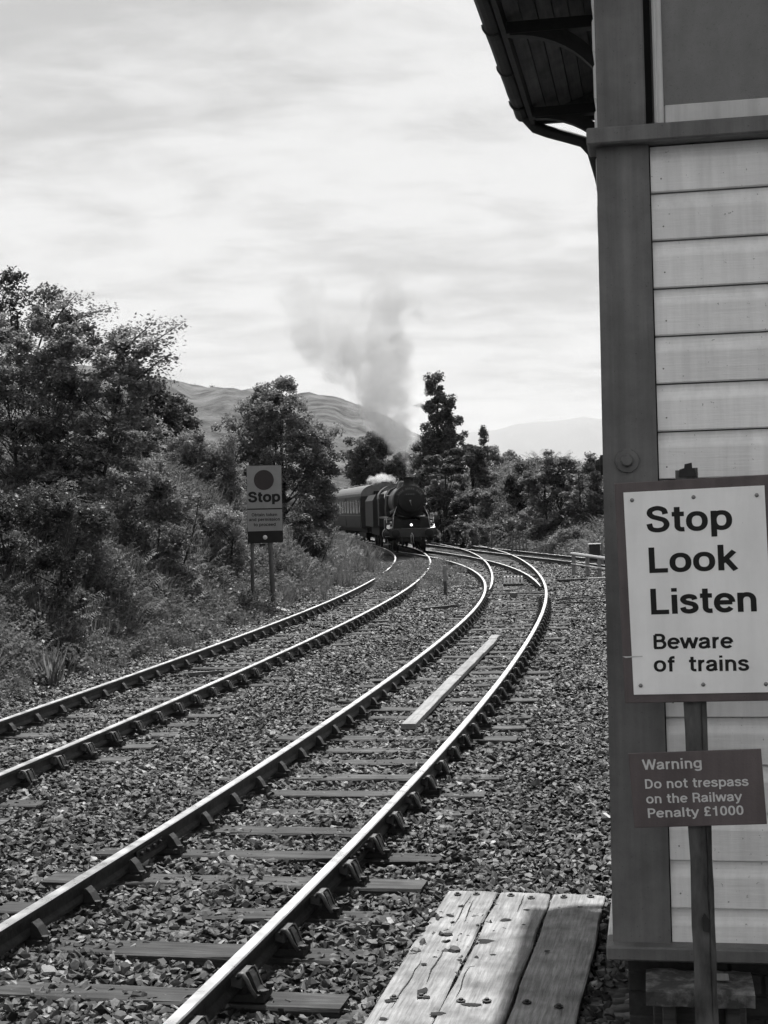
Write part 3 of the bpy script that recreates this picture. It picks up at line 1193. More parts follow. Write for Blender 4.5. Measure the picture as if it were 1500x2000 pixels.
bolt = MB()
bolt.lathe([(0, .011), (.011, .011), (.012, .003), (.023, .002), (.023, -.004)], (0, 0, 0), (0, 0, 1), 8, smooth=False)
BOLT = bolt.mesh('bolt')
BOLT.materials.append(M['iron'])
pit = MB()
pit.lathe([(.030, .0035), (.018, .002), (.008, -.002), (0, -.003)], (0, 0, 0), (0, 0, 1), 9, smooth=False)
brk = random.Random(6)
for i in range(3):
    me_ = plank_mesh(pw - .014, 4.6, .09, 20 + i)
    me_.materials.append(M['plank'])
    o = link('plank', me_, crossing, (i * pw, brk.uniform(-.02, .02), PZ + (0, .003, -.004)[i]))
    for yy in (-.10, -2.05, -4.0):
        for xx in (.07, .22):
            b_ = link('bolt', BOLT, o, (xx + brk.uniform(-.02, .02), yy + brk.uniform(-.04, .04), .006), (0, 0, brk.uniform(0, 3)))
# splits and worn hollows, real grooves filled with dirt
grime = mat('packed_dirt', 0.012, 0.03, 40, 0.95, bump=0.5)
for (gx, gy, sx, sy) in ((.10, -.55, .6, .5), (.16, -.95, 1, 1.2), (.45, -.62, 1.1, 1.2), (.40, -1.05, 1.7, 1.8), (.13, -1.5, .6, .6), (.20, -1.95, .8, 2.6), (.07, -2.1, 1.1, .8),
                         (.24, -2.02, .7, 1.0), (.47, -1.3, .6, .6), (.33, -2.25, 1.6, 1.0), (.55, -.4, .7, .6), (.15, -.35, .7, .9), (.48, -2.1, 1.8, .7), (.09, -2.35, .9, .7), (.75, -1.2, .6, .6)):
    r_ = brk
    n_ = 11
    poly = [(math.cos(a) * .03 * sx * r_.uniform(.55, 1.25), math.sin(a) * .03 * sy * r_.uniform(.55, 1.25)) for a in [2 * PI * q / n_ for q in range(n_)]]
    mb = MB()
    mb.add([(x, y, 0.0) for x, y in poly] + [(x * .5, y * .5, .0025) for x, y in poly], [tuple(range(n_, 2 * n_))] + [(q, (q + 1) % n_, n_ + (q + 1) % n_, n_ + q) for q in range(n_)])
    o = mb.build('dirt_patch', grime, crossing)
    o.location = (gx, gy, PZ + .0045)
for (gx, gy, ln_) in ((.165, -.06, .7), (.20, -.2, .5), (.10, -1.4, .8), (.50, -.05, .4), (.19, -1.2, .6), (.38, -1.5, .5)):
    mb = MB()
    x = gx
    V = []
    for q in range(9):
        w_ = .0035 * math.sin(PI * (q + .4) / 9)
        V += [(x - w_, gy - ln_ * q / 8, 0), (x + w_, gy - ln_ * q / 8, 0)]
        x += brk.uniform(-.006, .006)
    mb.add(V, [(2 * q, 2 * q + 1, 2 * q + 3, 2 * q + 2) for q in range(8)])
    o = mb.build('split', grime, crossing)
    o.location = (0, 0, PZ + .0035)

# long pale board lying between the rails
w0, w1 = gnd(797, 1413, -.10), gnd(969, 1240, -.10)
BA = math.atan2(w1.x - w0.x, w1.y - w0.y)
board = thing('long_board', 'long pale board of jointed lengths lying between the near rails', 'board', (w0.x, w0.y, 0), -BA)
LB = (w1 - w0).length
cuts = [0, .42, .71, .93, 1.0]
for i in range(4):
    me_ = plank_mesh(.155, LB * (cuts[i + 1] - cuts[i]) - .012, .065, 40 + i, 6, 2, .005)
    me_.materials.append(M['board_pale'])
    o = link('board_length', me_, board, (-.077 + brk.uniform(-.008, .008), LB * cuts[i + 1], -.10 + (0, .004, -.002, .005)[i]), (0, 0, brk.uniform(-.003, .003)))


# ------------------------------------------------------------------ signal box
PSI = rad(10.3)
BO = Vector((0.749, 5.0, 0.0))
EX = Vector((math.cos(PSI), -math.sin(PSI), 0))
EY = Vector((math.sin(PSI), math.cos(PSI), 0))
box_ = thing('signal_box', 'pale weatherboarded railway signal box with grey corner post and bracketed eaves', 'building', BO, -PSI)


def fac(px, py, yl=0.0):
    """photograph point -> (x, z) on the plane of the front wall, yl metres behind it"""
    p = on_plane(px, py, BO + EY * yl, EY) - BO
    return p.dot(EX), p.z


def loc(px, py, Y):
    p = at(px, py, Y) - BO
    return Vector((p.dot(EX), p.dot(EY), p.z))


Z_SILL_T, Z_SILL_B = fac(1250, 1834)[1], fac(1200, 1860)[1]
Z_BAND_T, Z_BAND_B = fac(1200, 258)[1], fac(1200, 291)[1]
PW = fac(1287, 1000)[0]
Z_TOP = 5.75
# wall core
MB().box(.02, 4.2, .075, 7.0, Z_SILL_T, Z_TOP - .3).build('inner_wall', M['dark_paint'], box_)
# corner post, slightly wider at the foot
mb = MB()
c_ = .008
mb.prism([(-.016, Z_SILL_T), (PW, Z_SILL_T), (PW, Z_BAND_B), (.004, Z_BAND_B)], lambda u, v_, d: (u, d, v_), -.035, .12)
mb.build('corner_post', M['post_paint'], box_)
xl = fac(1163, 100)[0]
mb = MB()
mb.bbox(xl, PW - .006, -.030, .13, Z_BAND_T, Z_TOP, .006)
mb.build('corner_post', M['post_paint'], box_)
# ledge under the windows, plain drip edge
mb = MB()
x0 = fac(1147, 275)[0]
mb.bbox(x0, 4.25, -.085, .10, Z_BAND_B, Z_BAND_T, .006)
mb.build('window_ledge', M['post_paint'], box_)
# base sill: front and the return along the side
mb = MB()
xs0 = fac(1186, 1850)[0]
mb.bbox(xs0, 4.25, -.095, .05, Z_SILL_B, Z_SILL_T, .006)
mb.build('base_sill', M['post_paint'], box_)
mb = MB()
mb.bbox(xs0, .05, .053, 7.1, Z_SILL_B, Z_SILL_T - .004, .006)
mb.build('base_sill', M['frame_paint'], box_)  # paler than the front sill: sunlight on its top put into the colour
# weatherboards, each a board of its own
PIT = (fac(1290, 378)[1] - fac(1290, 1770)[1]) / 15
zb = fac(1290, 1770)[1]
prof = [(0.0, -.020), (.004, -.024), (PIT * .64, -.024), (PIT * .68, -.0225), (PIT * .74, -.017), (PIT * .82, -.011), (PIT * .90, -.008), (PIT - .004, -.007), (PIT - .004, .012), (0, .012)]
srng = random.Random(2)
NAIL = MB().lathe([(0, .0012), (.0025, .001), (.003, 0)], (0, 0, 0), (0, -1, 0), 6).mesh('nail')
NAIL.materials.append(M['rivet'])
for v_i in range(-1, 17):
    z0 = zb + v_i * PIT
    p_ = [(z, d) for z, d in prof]
    if z0 + PIT < Z_SILL_T or z0 > Z_BAND_B - .02:
        continue
    lo_, hi_ = max(0, Z_SILL_T - z0), min(PIT - .004, Z_BAND_B - z0 - .001)
    p_ = [(min(max(z, lo_), hi_), d) for z, d in p_]
    mb = MB()
    nseg = 14
    V = []
    for q in range(nseg + 1):
        x = .004 + (3.9 - PW) * q / nseg
        jj = srng.uniform(-.0012, .0012)
        for z, d in p_:
            V.append((x, d + jj * .6, z + (jj if .002 < z < .01 else 0)))
    k = len(p_)
    mb.add(V, [(q * k + a, q * k + (a + 1) % k, (q + 1) * k + (a + 1) % k, (q + 1) * k + a) for q in range(nseg) for a in range(k)] + [tuple(range(k))])
    o = mb.build('weatherboard', M['siding'], box_)
    o.location = (PW, srng.uniform(-.001, .001), z0)
    if lo_ == 0 and hi_ > PIT - .01:
        for xx in (.035,):
            for zz_ in (.045,):
                link('nail', NAIL, o, (xx + srng.uniform(-.008, .008), -.0245, zz_ + srng.uniform(-.006, .006)))
# coach bolt through the post with its washer
bx_, bz_ = fac(1225, 900, -.035)
mb = MB()
mb.lathe([(0, .030), (.016, .030), (.020, .024), (.022, .012), (.040, .010), (.042, .0)], (bx_, -.035, bz_), (0, -1, 0), 10, smooth=False)
mb.build('coach_bolt', M['post_paint'], box_)
mb = MB()
mb.lathe([(0, .030), (.018, .026), (.022, .012), (.036, .010), (.036, .0)], (-.004, .03, bz_ - .01), (-1, 0, 0), 10, smooth=False)
mb.build('coach_bolt', M['dark_paint'], box_)
# window with frame, glazing and the pale blind behind it
wz0, wz1 = fac(1290, 246)[1], Z_TOP - .2
wx0, wx1 = fac(1271, 100)[0], fac(1271, 100)[0] + .50
win = MB().bbox(wx0, wx1 + .02, .035, .06, wz0 - .01, wz1, .004).build('window', M['blind'], box_)
st = fac(1293, 100)[0] - wx0
rz_ = fac(1300, 207)[1]
mb = MB()
mb.bbox(wx0 + .006, wx0 + st, -.018, .030, wz0 + .003, wz1, .004)
mb.build('stile', M['frame_paint'], win)
mb = MB()
mb.bbox(wx0 + .010, wx0 + .020, -.026, .030, wz0 + .003, wz1, .003)
mb.build('bead', M['frame_paint'], win)
mb = MB()
mb.bbox(wx1 - .10, wx1, -.018, .030, wz0 + .003, wz1, .004)
mb.build('stile', M['frame_paint'], win)
mb = MB()
mb.bbox(wx0 + st + .002, wx1 - .102, -.012, .030, wz0 + .003, rz_, .004)
mb.build('bottom_rail', M['frame_paint'], win)
gm, gn, gl, gb_ = new_mat('window_glass')
gn.remove(gb_)
tr_ = gn.new('ShaderNodeBsdfTransparent')
gs_ = gn.new('ShaderNodeBsdfGlossy')
gs_.inputs['Roughness'].default_value = 0.12
fr_ = gn.new('ShaderNodeFresnel')
fr_.inputs['IOR'].default_value = 1.5
mx_ = gn.new('ShaderNodeMixShader')
gl.new(fr_.outputs[0], mx_.inputs[0])
gl.new(tr_.outputs[0], mx_.inputs[1])
gl.new(gs_.outputs[0], mx_.inputs[2])
gl.new(mx_.outputs[0], gn['Material Output'].inputs['Surface'])
mb = MB()
mb.box(wx0 + st + .001, wx1 - .101, .006, .010, rz_ + .001, wz1)
mb.build('pane', gm, win)
mb = MB().bbox(wx1 + .03, 4.2, -.02, .03, Z_BAND_T, Z_TOP, .004)
mb.build('wall_panel', M['post_paint'], box_)
# side wall boards (seen only from the track side)
for v_i in range(30):
    z0 = Z_SILL_T + .004 + v_i * PIT
    if z0 > Z_TOP - .5:
        break
    mb = MB()
    mb.prism(prof, lambda u, v_, d: (v_, d, u), .125, 6.95)
    o = mb.build('side_board', M['siding'], box_)
    o.location = (.02, 0, z0)
# brick plinth under the sill
MB().box(.03, 4.2, .06, 6.9, -.4, Z_SILL_B - .003).build('plinth', M['mortar'], box_)
bm_ = MB().bbox(0, .215, 0, .02, 0, .065, .004).mesh('brick')
bm_.materials.append(M['brick'])
r_ = 0
zz = -.30
while zz + .065 < Z_SILL_B:
    xx = .03 + (-.11 if r_ % 2 else 0)
    while xx < 1.3:
        if xx >= .02:
            link('brick', bm_, box_, (xx, .042 + srng.uniform(-.003, .003), zz))
        xx += .225
    zz += .075
    r_ += 1

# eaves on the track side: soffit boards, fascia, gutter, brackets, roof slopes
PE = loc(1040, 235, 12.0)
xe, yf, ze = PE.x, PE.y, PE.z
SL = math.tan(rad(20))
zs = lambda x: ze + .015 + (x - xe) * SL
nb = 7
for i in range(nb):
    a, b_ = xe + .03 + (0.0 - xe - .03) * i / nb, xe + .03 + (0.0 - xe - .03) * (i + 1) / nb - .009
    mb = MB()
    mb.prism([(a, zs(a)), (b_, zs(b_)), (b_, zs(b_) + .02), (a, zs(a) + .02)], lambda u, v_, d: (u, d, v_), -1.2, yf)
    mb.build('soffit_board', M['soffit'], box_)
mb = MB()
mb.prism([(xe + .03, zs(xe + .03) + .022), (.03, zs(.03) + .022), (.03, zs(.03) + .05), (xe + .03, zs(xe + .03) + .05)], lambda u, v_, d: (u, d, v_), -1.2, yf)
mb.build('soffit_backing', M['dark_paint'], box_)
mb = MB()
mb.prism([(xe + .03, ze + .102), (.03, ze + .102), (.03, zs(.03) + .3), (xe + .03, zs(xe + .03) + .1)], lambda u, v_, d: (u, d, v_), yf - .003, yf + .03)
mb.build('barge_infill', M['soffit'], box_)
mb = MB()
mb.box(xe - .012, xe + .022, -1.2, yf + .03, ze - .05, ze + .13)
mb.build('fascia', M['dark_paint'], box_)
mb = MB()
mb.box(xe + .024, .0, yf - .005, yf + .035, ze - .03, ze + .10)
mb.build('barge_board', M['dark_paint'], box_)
gut = []
grng = random.Random(4)
mb = MB()
nseg = 34
V = []
for q in range(nseg + 1):
    y = -1.2 + (yf + .05 + 1.2) * q / nseg
    dz = grng.uniform(-.007, .007)
    for a in range(7):
        an = PI + PI * a / 6
        V.append((xe - .078 + .062 * math.cos(an), y, ze + .075 + dz + .066 * math.sin(an)))
mb.add(V, [(q * 7 + a, q * 7 + a + 1, (q + 1) * 7 + a + 1, (q + 1) * 7 + a) for q in range(nseg) for a in range(6)])
for q in range(1, 8):
    y = yf + .02 - q * 1.0
    for a in range(6):
        pass
gut = mb.build('gutter', M['dark_paint'], box_)
sm_ = gut.modifiers.new('thick', 'SOLIDIFY')
sm_.thickness = .008
for q in range(6):
    mb = MB()
    y = yf - .35 - q * .95
    mb.tube([(xe - .078 + .071 * math.cos(PI + PI * a / 8), y, ze + .075 + .075 * math.sin(PI + PI * a / 8)) for a in range(9)], .012, 6)
    mb.build('gutter_bracket', M['dark_paint'], box_)
# downpipe with its swan neck at the far end
path = [loc(1027, 205, 12.0), loc(1031, 232, 12.0), loc(1046, 249, 12.0), loc(1072, 258, 12.0), loc(1110, 268, 12.0), loc(1140, 277, 12.0), loc(1158, 297, 12.0), loc(1172, 345, 12.0), loc(1184, 400, 12.0), loc(1192, 520, 12.0)]
path[-1].z = ze - 1.6
path.append(Vector((path[-1].x + .03, path[-1].y, -.15)))
MB().tube(path, [.052] * 2 + [.048] * 9, 10).build('downpipe', M['dark_paint'], box_)


def bracket(yy, name='eave_bracket'):
    mb = MB()
    w = .045
    mb.box(xe + .03, .02, yy - w, yy + w, ze - .075, ze + .0)
    a_, b__ = -xe - .06, .62
    pts_o, pts_i = [], []
    for q in range(15):
        th = (PI / 2) * q / 14
        pts_o.append((xe + .05 + a_ * math.sin(th), ze - .085 - b__ * (1 - math.cos(th))))
        pts_i.append((xe + .05 + (a_ - .00) * math.sin(th) + .0, ze - .085 - b__ * (1 - math.cos(th)) + .085 + .06 * (q / 14)))
    for q in range(14):
        quad = [pts_o[q], pts_o[q + 1], pts_i[q + 1], pts_i[q]]
        mb.prism([(min(u, .01), v_) for u, v_ in quad], lambda u, v_, d: (u, d, v_), yy - w * .8, yy + w * .8)
    mb.box(-.06, .01, yy - w, yy + w, ze - .9, ze - .075)
    return mb.build(name, M['dark_paint'], box_)


for yy in (loc(1040, 10, 9.55).y, yf - .35, loc(1040, 10, 9.55).y - 2.45):
    bracket(yy)
# roof slopes
for sg in (0, 1):
    mb = MB()
    rx, rzz = 2.1, ze + .16 + (2.1 - xe) * .5
    if sg == 0:
        q_ = [(xe - .06, ze + .125), (rx, rzz - .03), (rx, rzz), (xe - .06, ze + .155)]
    else:
        q_ = [(4.2 - xe + .06, ze + .125), (rx, rzz - .03), (rx, rzz), (4.2 - xe + .06, ze + .155)]
    mb.prism(q_, lambda u, v_, d: (u, d, v_), -1.25, yf + .08)
    mb.build('roof_slope', M['slate'], box_)
MB().prism([(0, Z_TOP - .32), (4.2, Z_TOP - .32), (2.1, ze + 1.5)], lambda u, v_, d: (u, d, v_), .04, 6.9).build('gable_wall', M['dark_paint'], box_)

# step below the sill
p1, p2 = fac(1262, 1914, -.10), fac(1468, 1914, -.10)
step = thing('wooden_step', 'mossy wooden step under the sill of the signal box behind the sign post', 'step', BO + EX * p1[0] + EY * (-.22), -PSI)
zt = fac(1360, 1936, -.27)[1]
wst = p2[0] - p1[0]
rs_ = random.Random(9)
mb = MB()
n_ = 12
V = []
for q in range(n_ + 1):
    x = wst * q / n_
    V += [(x, -.05 + rs_.uniform(-.008, .008), zt - .05), (x, -.05 + rs_.uniform(-.008, .008), zt - .008), (x, -.04, zt + rs_.uniform(-.004, .004)), (x, .07, zt + rs_.uniform(-.006, .006)), (x, .17, zt + rs_.uniform(-.004, .004)), (x, .17, zt - .05)]
mb.add(V, [(q * 6 + a, q * 6 + (a + 1) % 6, (q + 1) * 6 + (a + 1) % 6, (q + 1) * 6 + a) for q in range(n_) for a in range(6)] + [tuple(range(6)), tuple(range(n_ * 6, n_ * 6 + 6))])
mb.build('tread', M['mossy'], step)
for x in (.05, wst - .09):
    MB().bbox(x, x + .045, -.02, .15, -.25, zt - .052, .005).build('support', M['timber_dark'], step)
MB().bbox(.02, wst - .02, .10, .13, zt - .30, zt - .06, .004).build('riser', M['timber_dark'], step)
mb = MB()
mb.bbox(.225, .265, .045, .10, zt + .004, zt + .012, .002)
mb.build('mortar_crumb', M['board_pale'], step)


# ------------------------------------------------------------------ lettering: stroke shapes of a plain railway sans
def arc(cx, cy, rx, ry, a0, a1, n=14, ex=1.0):
    out = []
    for i in range(n + 1):
        a = rad(a0 + (a1 - a0) * i / n)
        c, s = math.cos(a), math.sin(a)
        out.append((cx + rx * math.copysign(abs(c) ** ex, c), cy + ry * math.copysign(abs(s) ** ex, s)))
    return out


def cr(pts, n=5):
    P = [Vector((*p, 0)) for p in pts]
    P = [P[0] * 2 - P[1]] + P + [P[-1] * 2 - P[-2]]
    out = []
    for i in range(1, len(P) - 2):
        for k in range(n):
            t = k / n
            q = 0.5 * ((2 * P[i]) + (-P[i - 1] + P[i + 1]) * t + (2 * P[i - 1] - 5 * P[i] + 4 * P[i + 1] - P[i + 2]) * t * t + (-P[i - 1] + 3 * P[i] - 3 * P[i + 1] + P[i + 2]) * t ** 3)
            out.append((q.x, q.y))
    out.append((P[-2].x, P[-2].y))
    return out


X_ = .88
GLY = {
    'o': (.69, [arc(.345, .37, .235, .295, 0, 360, 28, X_)]),
    'O': (.86, [arc(.43, .5, .305, .42, 0, 360, 30, X_)]),
    '0': (.62, [arc(.31, .5, .195, .42, 0, 360, 28, X_)]),
    'n': (.69, [[(.15, 0), (.15, .74)], [(.15, .36)] + arc(.345, .43, .195, .235, 180, 0, 14, .9) + [(.54, 0)]]),
    'h': (.69, [[(.15, 0), (.15, 1)], [(.15, .36)] + arc(.345, .43, .195, .235, 180, 0, 14, .9) + [(.54, 0)]]),
    'm': (1.0, [[(.15, 0), (.15, .74)], [(.15, .36)] + arc(.32, .43, .17, .235, 180, 0, 14, .9) + [(.49, 0)], [(.49, .36)] + arc(.665, .43, .175, .235, 180, 0, 14, .9) + [(.84, 0)]]),
    'r': (.44, [[(.15, 0), (.15, .74)], [(.15, .36)] + arc(.36, .40, .21, .262, 180, 82, 9)]),
    't': (.44, [[(.205, .94), (.205, .22)] + arc(.34, .21, .135, .135, 180, 270, 7) + [(.41, .078)], [(.05, .668), (.41, .668)]]),
    'f': (.42, [[(.21, 0), (.21, .79)] + arc(.345, .79, .135, .132, 180, 90, 7) + [(.42, .922)], [(.06, .668), (.41, .668)]]),
    'i': (.29, [[(.145, 0), (.145, .74)], [(.145, .86), (.145, 1.0)]]),
    'l': (.29, [[(.145, 0), (.145, 1.0)]]),
    'k': (.61, [[(.145, 0), (.145, 1)], [(.53, .74), (.18, .33)], [(.29, .43), (.56, 0)]]),
    'L': (.64, [[(.15, 1), (.15, .08), (.61, .08)]]),
    'S': (.74, [cr([(.60, .69), (.55, .85), (.37, .925), (.18, .86), (.135, .72), (.22, .60), (.38, .535), (.56, .45), (.63, .29), (.55, .13), (.36, .075), (.17, .135), (.11, .33)])]),
    's': (.58, [cr([(.47, .53), (.43, .625), (.29, .665), (.155, .62), (.115, .53), (.18, .44), (.30, .395), (.44, .335), (.49, .215), (.43, .115), (.29, .075), (.145, .12), (.10, .24)])]),
    'p': (.70, [[(.15, .74), (.15, -.25)], arc(.375, .37, .225, .295, 0, 360, 26, X_)]),
    'b': (.70, [[(.15, 1), (.15, 0)], arc(.375, .37, .225, .295, 0, 360, 26, X_)]),
    'd': (.70, [[(.55, 1), (.55, 0)], arc(.325, .37, .225, .295, 0, 360, 26, X_)]),
    'g': (.70, [[(.55, .74), (.55, -.03)] + arc(.335, -.03, .215, .155, 0, -160, 12), arc(.325, .385, .225, .28, 0, 360, 26, X_)]),
    'a': (.64, [cr([(.115, .50), (.16, .62), (.31, .665), (.45, .625), (.495, .50)]) + [(.495, .15), (.55, .05)], cr([(.495, .42), (.32, .385), (.15, .325), (.10, .205), (.15, .105), (.26, .072), (.40, .12), (.49, .25)])]),
    'e': (.66, [[(.11, .385), (.57, .385)], arc(.34, .37, .235, .295, 3, 322, 24, .94)]),
    'c': (.61, [arc(.335, .37, .230, .295, 42, 318, 20, .92)]),
    'w': (.90, [[(.06, .74), (.25, .03)], [(.25, .03), (.45, .72)], [(.45, .72), (.65, .03)], [(.65, .03), (.84, .74)]]),
    'W': (1.04, [[(.06, 1), (.29, .03)], [(.29, .03), (.52, .98)], [(.52, .98), (.75, .03)], [(.75, .03), (.98, 1)]]),
    'y': (.62, [[(.06, .74), (.32, .04)], cr([(.57, .74), (.33, .05), (.27, -.10), (.20, -.165), (.10, -.165)])]),
    'B': (.74, [[(.15, .08), (.15, .92)], [(.15, .92), (.40, .92)] + arc(.40, .728, .18, .192, 90, -90, 10) + [(.15, .536)], [(.15, .53), (.43, .53)] + arc(.43, .306, .205, .226, 90, -90, 10) + [(.09, .08)]]),
    'D': (.78, [[(.15, 1), (.15, 0)], [(.15, .92), (.34, .92)] + arc(.34, .5, .30, .42, 90, -90, 14, .92) + [(.15, .08)]]),
    'P': (.70, [[(.15, 0), (.15, 1)], [(.15, .92), (.40, .92)] + arc(.40, .69, .20, .23, 90, -90, 10) + [(.15, .46)]]),
    'R': (.75, [[(.15, 0), (.15, 1)], [(.15, .92), (.41, .92)] + arc(.41, .70, .20, .22, 90, -90, 10) + [(.15, .48)], cr([(.40, .48), (.55, .42), (.60, .27), (.62, .10), (.66, .0)])]),
    '1': (.62, [[(.36, 0), (.36, 1)], [(.11, .73), (.34, .76)]]),
    '£': (.62, [cr([(.51, .74), (.46, .88), (.33, .925), (.20, .87), (.165, .73), (.21, .54), (.235, .36), (.20, .2), (.10, .08)]), [(.08, .08), (.56, .08)], [(.07, .50), (.46, .50)]]),
    ' ': (.34, []),
}


def ribbon(pts, w):
    """flat band of width w along a polyline"""
    P = [Vector((p[0], p[1])) for p in pts]
    P = [p for i, p in enumerate(P) if i == 0 or (p - P[i - 1]).length > 1e-5]
    closed = (P[0] - P[-1]).length < 1e-6
    L_, R_s = [], []
    n = len(P)
    for i, p in enumerate(P):
        if closed:
            a, b = P[(i - 1) % (n - 1)], P[(i + 1) % (n - 1)]
            d0, d1 = (p - a).normalized(), (b - p).normalized()
        else:
            d0 = (p - P[i - 1]).normalized() if i else (P[1] - p).normalized()
            d1 = (P[i + 1] - p).normalized() if i < n - 1 else d0
        m = (d0 + d1)
        m = m.normalized() if m.length > 1e-6 else d1
        nrm = Vector((-m.y, m.x))
        k = 1.0 / max(.45, nrm.dot(Vector((-d1.y, d1.x))))
        L_.append(p + nrm * w / 2 * k)
        R_s.append(p - nrm * w / 2 * k)
    V = []
    for a, b in zip(L_, R_s):
        V += [a, b]
    return V, [(2 * i, 2 * i + 1, 2 * i + 3, 2 * i + 2) for i in range(n - 1)]


def lettering(text, parent, m, x, z, width, y=-.002, bold=.165, name='lettering', hscale=None, align='left'):
    """writing on a local x-z plane, facing -y; width sets the size unless hscale (cap height) is given too"""
    adv = sum(GLY[c][0] for c in text)
    lsb = .07
    sx = width / (adv - .14)
    sz = hscale if hscale else sx
    mb = MB()
    cx = -lsb
    lay_ = 0
    for c in text:
        a, strokes = GLY[c]
        for st_ in strokes:
            V, F = ribbon(st_, bold)
            d = y - .00012 * (lay_ % 5)
            lay_ += 1
            ox = x if align == 'left' else x - width / 2
            mb.add([(ox + (cx + p.x) * sx, d, z + p.y * sz) for p in V], F)
        cx += a
    return mb.build(name, m, parent)


# ------------------------------------------------------------------ warning sign on its post
SD = 4.55
PSS = rad(13.5)
SO = at(1357, 1160, SD)
SX = Vector((math.cos(PSS), -math.sin(PSS), 0))
SY = Vector((math.sin(PSS), math.cos(PSS), 0))
sign = thing('warning_sign', 'railway warning sign reading Stop Look Listen on a rusty post before the signal box', 'sign', (SO.x, SO.y, -.25), -PSS)


def sgn(px, py, d=0.0):
    p = on_plane(px, py, SO - SY * d, SY) - Vector((SO.x, SO.y, -.25))
    return p.dot(SX), p.z


def panel(corners, d0, d1, m, name, parent, bev=.0):
    mb = MB()
    mb.prism(corners, lambda u, v_, d: (u, d, v_), d0, d1)
    o = mb.build(name, m, parent)
    if bev:
        b_ = o.modifiers.new('bevel', 'BEVEL')
        b_.width = bev
        b_.segments = 2
    return o


rb = panel([sgn(1200, 944), sgn(1516, 926), sgn(1536, 1367), sgn(1221, 1373)], -.012, .004, M['sign_red'], 'red_board', sign, .003)
panel([sgn(1217.5, 962, .014), sgn(1493, 948, .014), sgn(1513, 1352, .014), sgn(1238, 1357, .014)], -.0155, -.0122, M['sign_white'], 'white_panel', rb, .001)
rv = MB()
rv.lathe([(0, .0045), (.004, .004), (.0062, .0015), (.0066, 0)], (0, 0, 0), (0, -1, 0), 8)
RV = rv.mesh('rivet')
RV.materials.append(M['rivet'])
for px, py in ((1234.5, 977), (1354.5, 971), (1478, 967), (1251.5, 1339), (1373.5, 1337), (1496, 1336)):
    x, z = sgn(px, py, .0155)
    link('rivet', RV, rb, (x, -.0156, z))


def line(text, pxl, pyl, pxr, pyr, cap_px, parent, m, d, bold):
    """left/right baseline ends on the photograph give place, slope and width"""
    x0, z0 = sgn(pxl, pyl, d)
    x1, z1 = sgn(pxr, pyr, d)
    w = math.hypot(x1 - x0, z1 - z0)
    cap = cap_px * (sgn(pxl, pyl - 100, d)[1] - z0) / 100
    o = lettering(text, parent, m, 0, 0, w, 0.0, bold, hscale=cap)
    o.location = (x0, -d, z0)
    o.rotation_euler = (0, -math.atan2(z1 - z0, x1 - x0), 0)
    return o


for (t_, a, b_, c, d, h_) in (('Stop', 1266, 1040, 1427, 1034, 50.5), ('Look', 1269, 1119, 1436, 1113, 49.5), ('Listen', 1272.5, 1200, 1478, 1194, 50)):
    line(t_, a, b_, c, d, h_, rb, M['ink'], .0162, .172)
for (t_, a, b_, c, d, h_) in (('Beware', 1277, 1268, 1430, 1266, 30), ('of  trains', 1279, 1312, 1461, 1310, 30)):
    line(t_, a, b_, c, d, h_, rb, M['ink'], .0162, .165)
wb = panel([sgn(1227, 1471), sgn(1486.5, 1462), sgn(1498, 1608.5), sgn(1239.5, 1616)], -.010, .002, M['sign_red'], 'penalty_board', sign, .002)
for (t_, a, b_, c, d, h_, bo) in (('Warning', 1257, 1504, 1371, 1500, 20.5, .15), ('Do not trespass', 1260.5, 1540.5, 1461, 1535, 18.5, .15),
                                  ('on the Railway', 1263.5, 1569.5, 1448, 1564.5, 18.5, .15), ('Penalty £1000', 1266, 1597.5, 1452, 1591.5, 18.5, .15)):
    line(t_, a, b_, c, d, h_, wb, M['ink_white'], .0106, bo)
# sliver of paper tape caught on the panel edge
x, z = sgn(1235, 1283, .017)
mb = MB()
mb.add([(x - .031, -.0168, z + .0015), (x + .031, -.0172, z + .003), (x + .031, -.0172, z + .0005), (x + .005, -.017, z - .001), (x - .02, -.0168, z - .003)], [(0, 1, 2, 3, 4)])
mb.build('tape_scrap', M['frame_paint'], rb)
# post: an old rail section, rusted through at the top and notched lower down
xt, zt_ = sgn(1340, 918)
xb_, zb_ = sgn(1381, 2000)
lean = (xb_ - xt) / (zt_ - zb_)
rp_ = random.Random(12)
mb = MB()
hw = .034
for (u0, u1, d0, d1, top_) in ((-hw, hw * .50, .005, .020, 0.0), (hw * .42, hw * .70, .009, .060, -.004), (hw * .60, hw, .004, .024, .006), (-.012, .006, .021, .085, .0)):
    nseg = 26
    V = []
    for q in range(nseg + 1):
        z = (zt_ + top_) * q / nseg
        xc = xt + lean * (zt_ - z)
        e = (rp_.uniform(-.002, .002), rp_.uniform(-.002, .002))
        V += [(xc + u0 + e[0], d0, z), (xc + u1 + e[1], d0, z), (xc + u1 + e[1], d1, z), (xc + u0 + e[0], d1, z)]
    mb.add(V, [(q * 4 + a, q * 4 + (a + 1) % 4, (q + 1) * 4 + (a + 1) % 4, (q + 1) * 4 + a) for q in range(nseg) for a in range(4)] + [(0, 1, 2, 3), (nseg * 4, nseg * 4 + 1, nseg * 4 + 2, nseg * 4 + 3)])
post = mb.build('post', M['rusty_post'], sign)
mb = MB()
mb.prism([(xt - .022, zt_ - .02), (xt + .030, zt_ - .02), (xt + .026, zt_ + .004), (xt + .018, zt_ + .006), (xt + .017, zt_ + .022), (xt - .004, zt_ + .018), (xt - .006, zt_ + .006), (xt - .020, zt_ + .002)], lambda u, v_, d: (u, d, v_), -.002, .03)
mb.build('rusted_top', M['dark_paint'], post)
xh, zh = sgn(1378, 1800)
mb = MB()
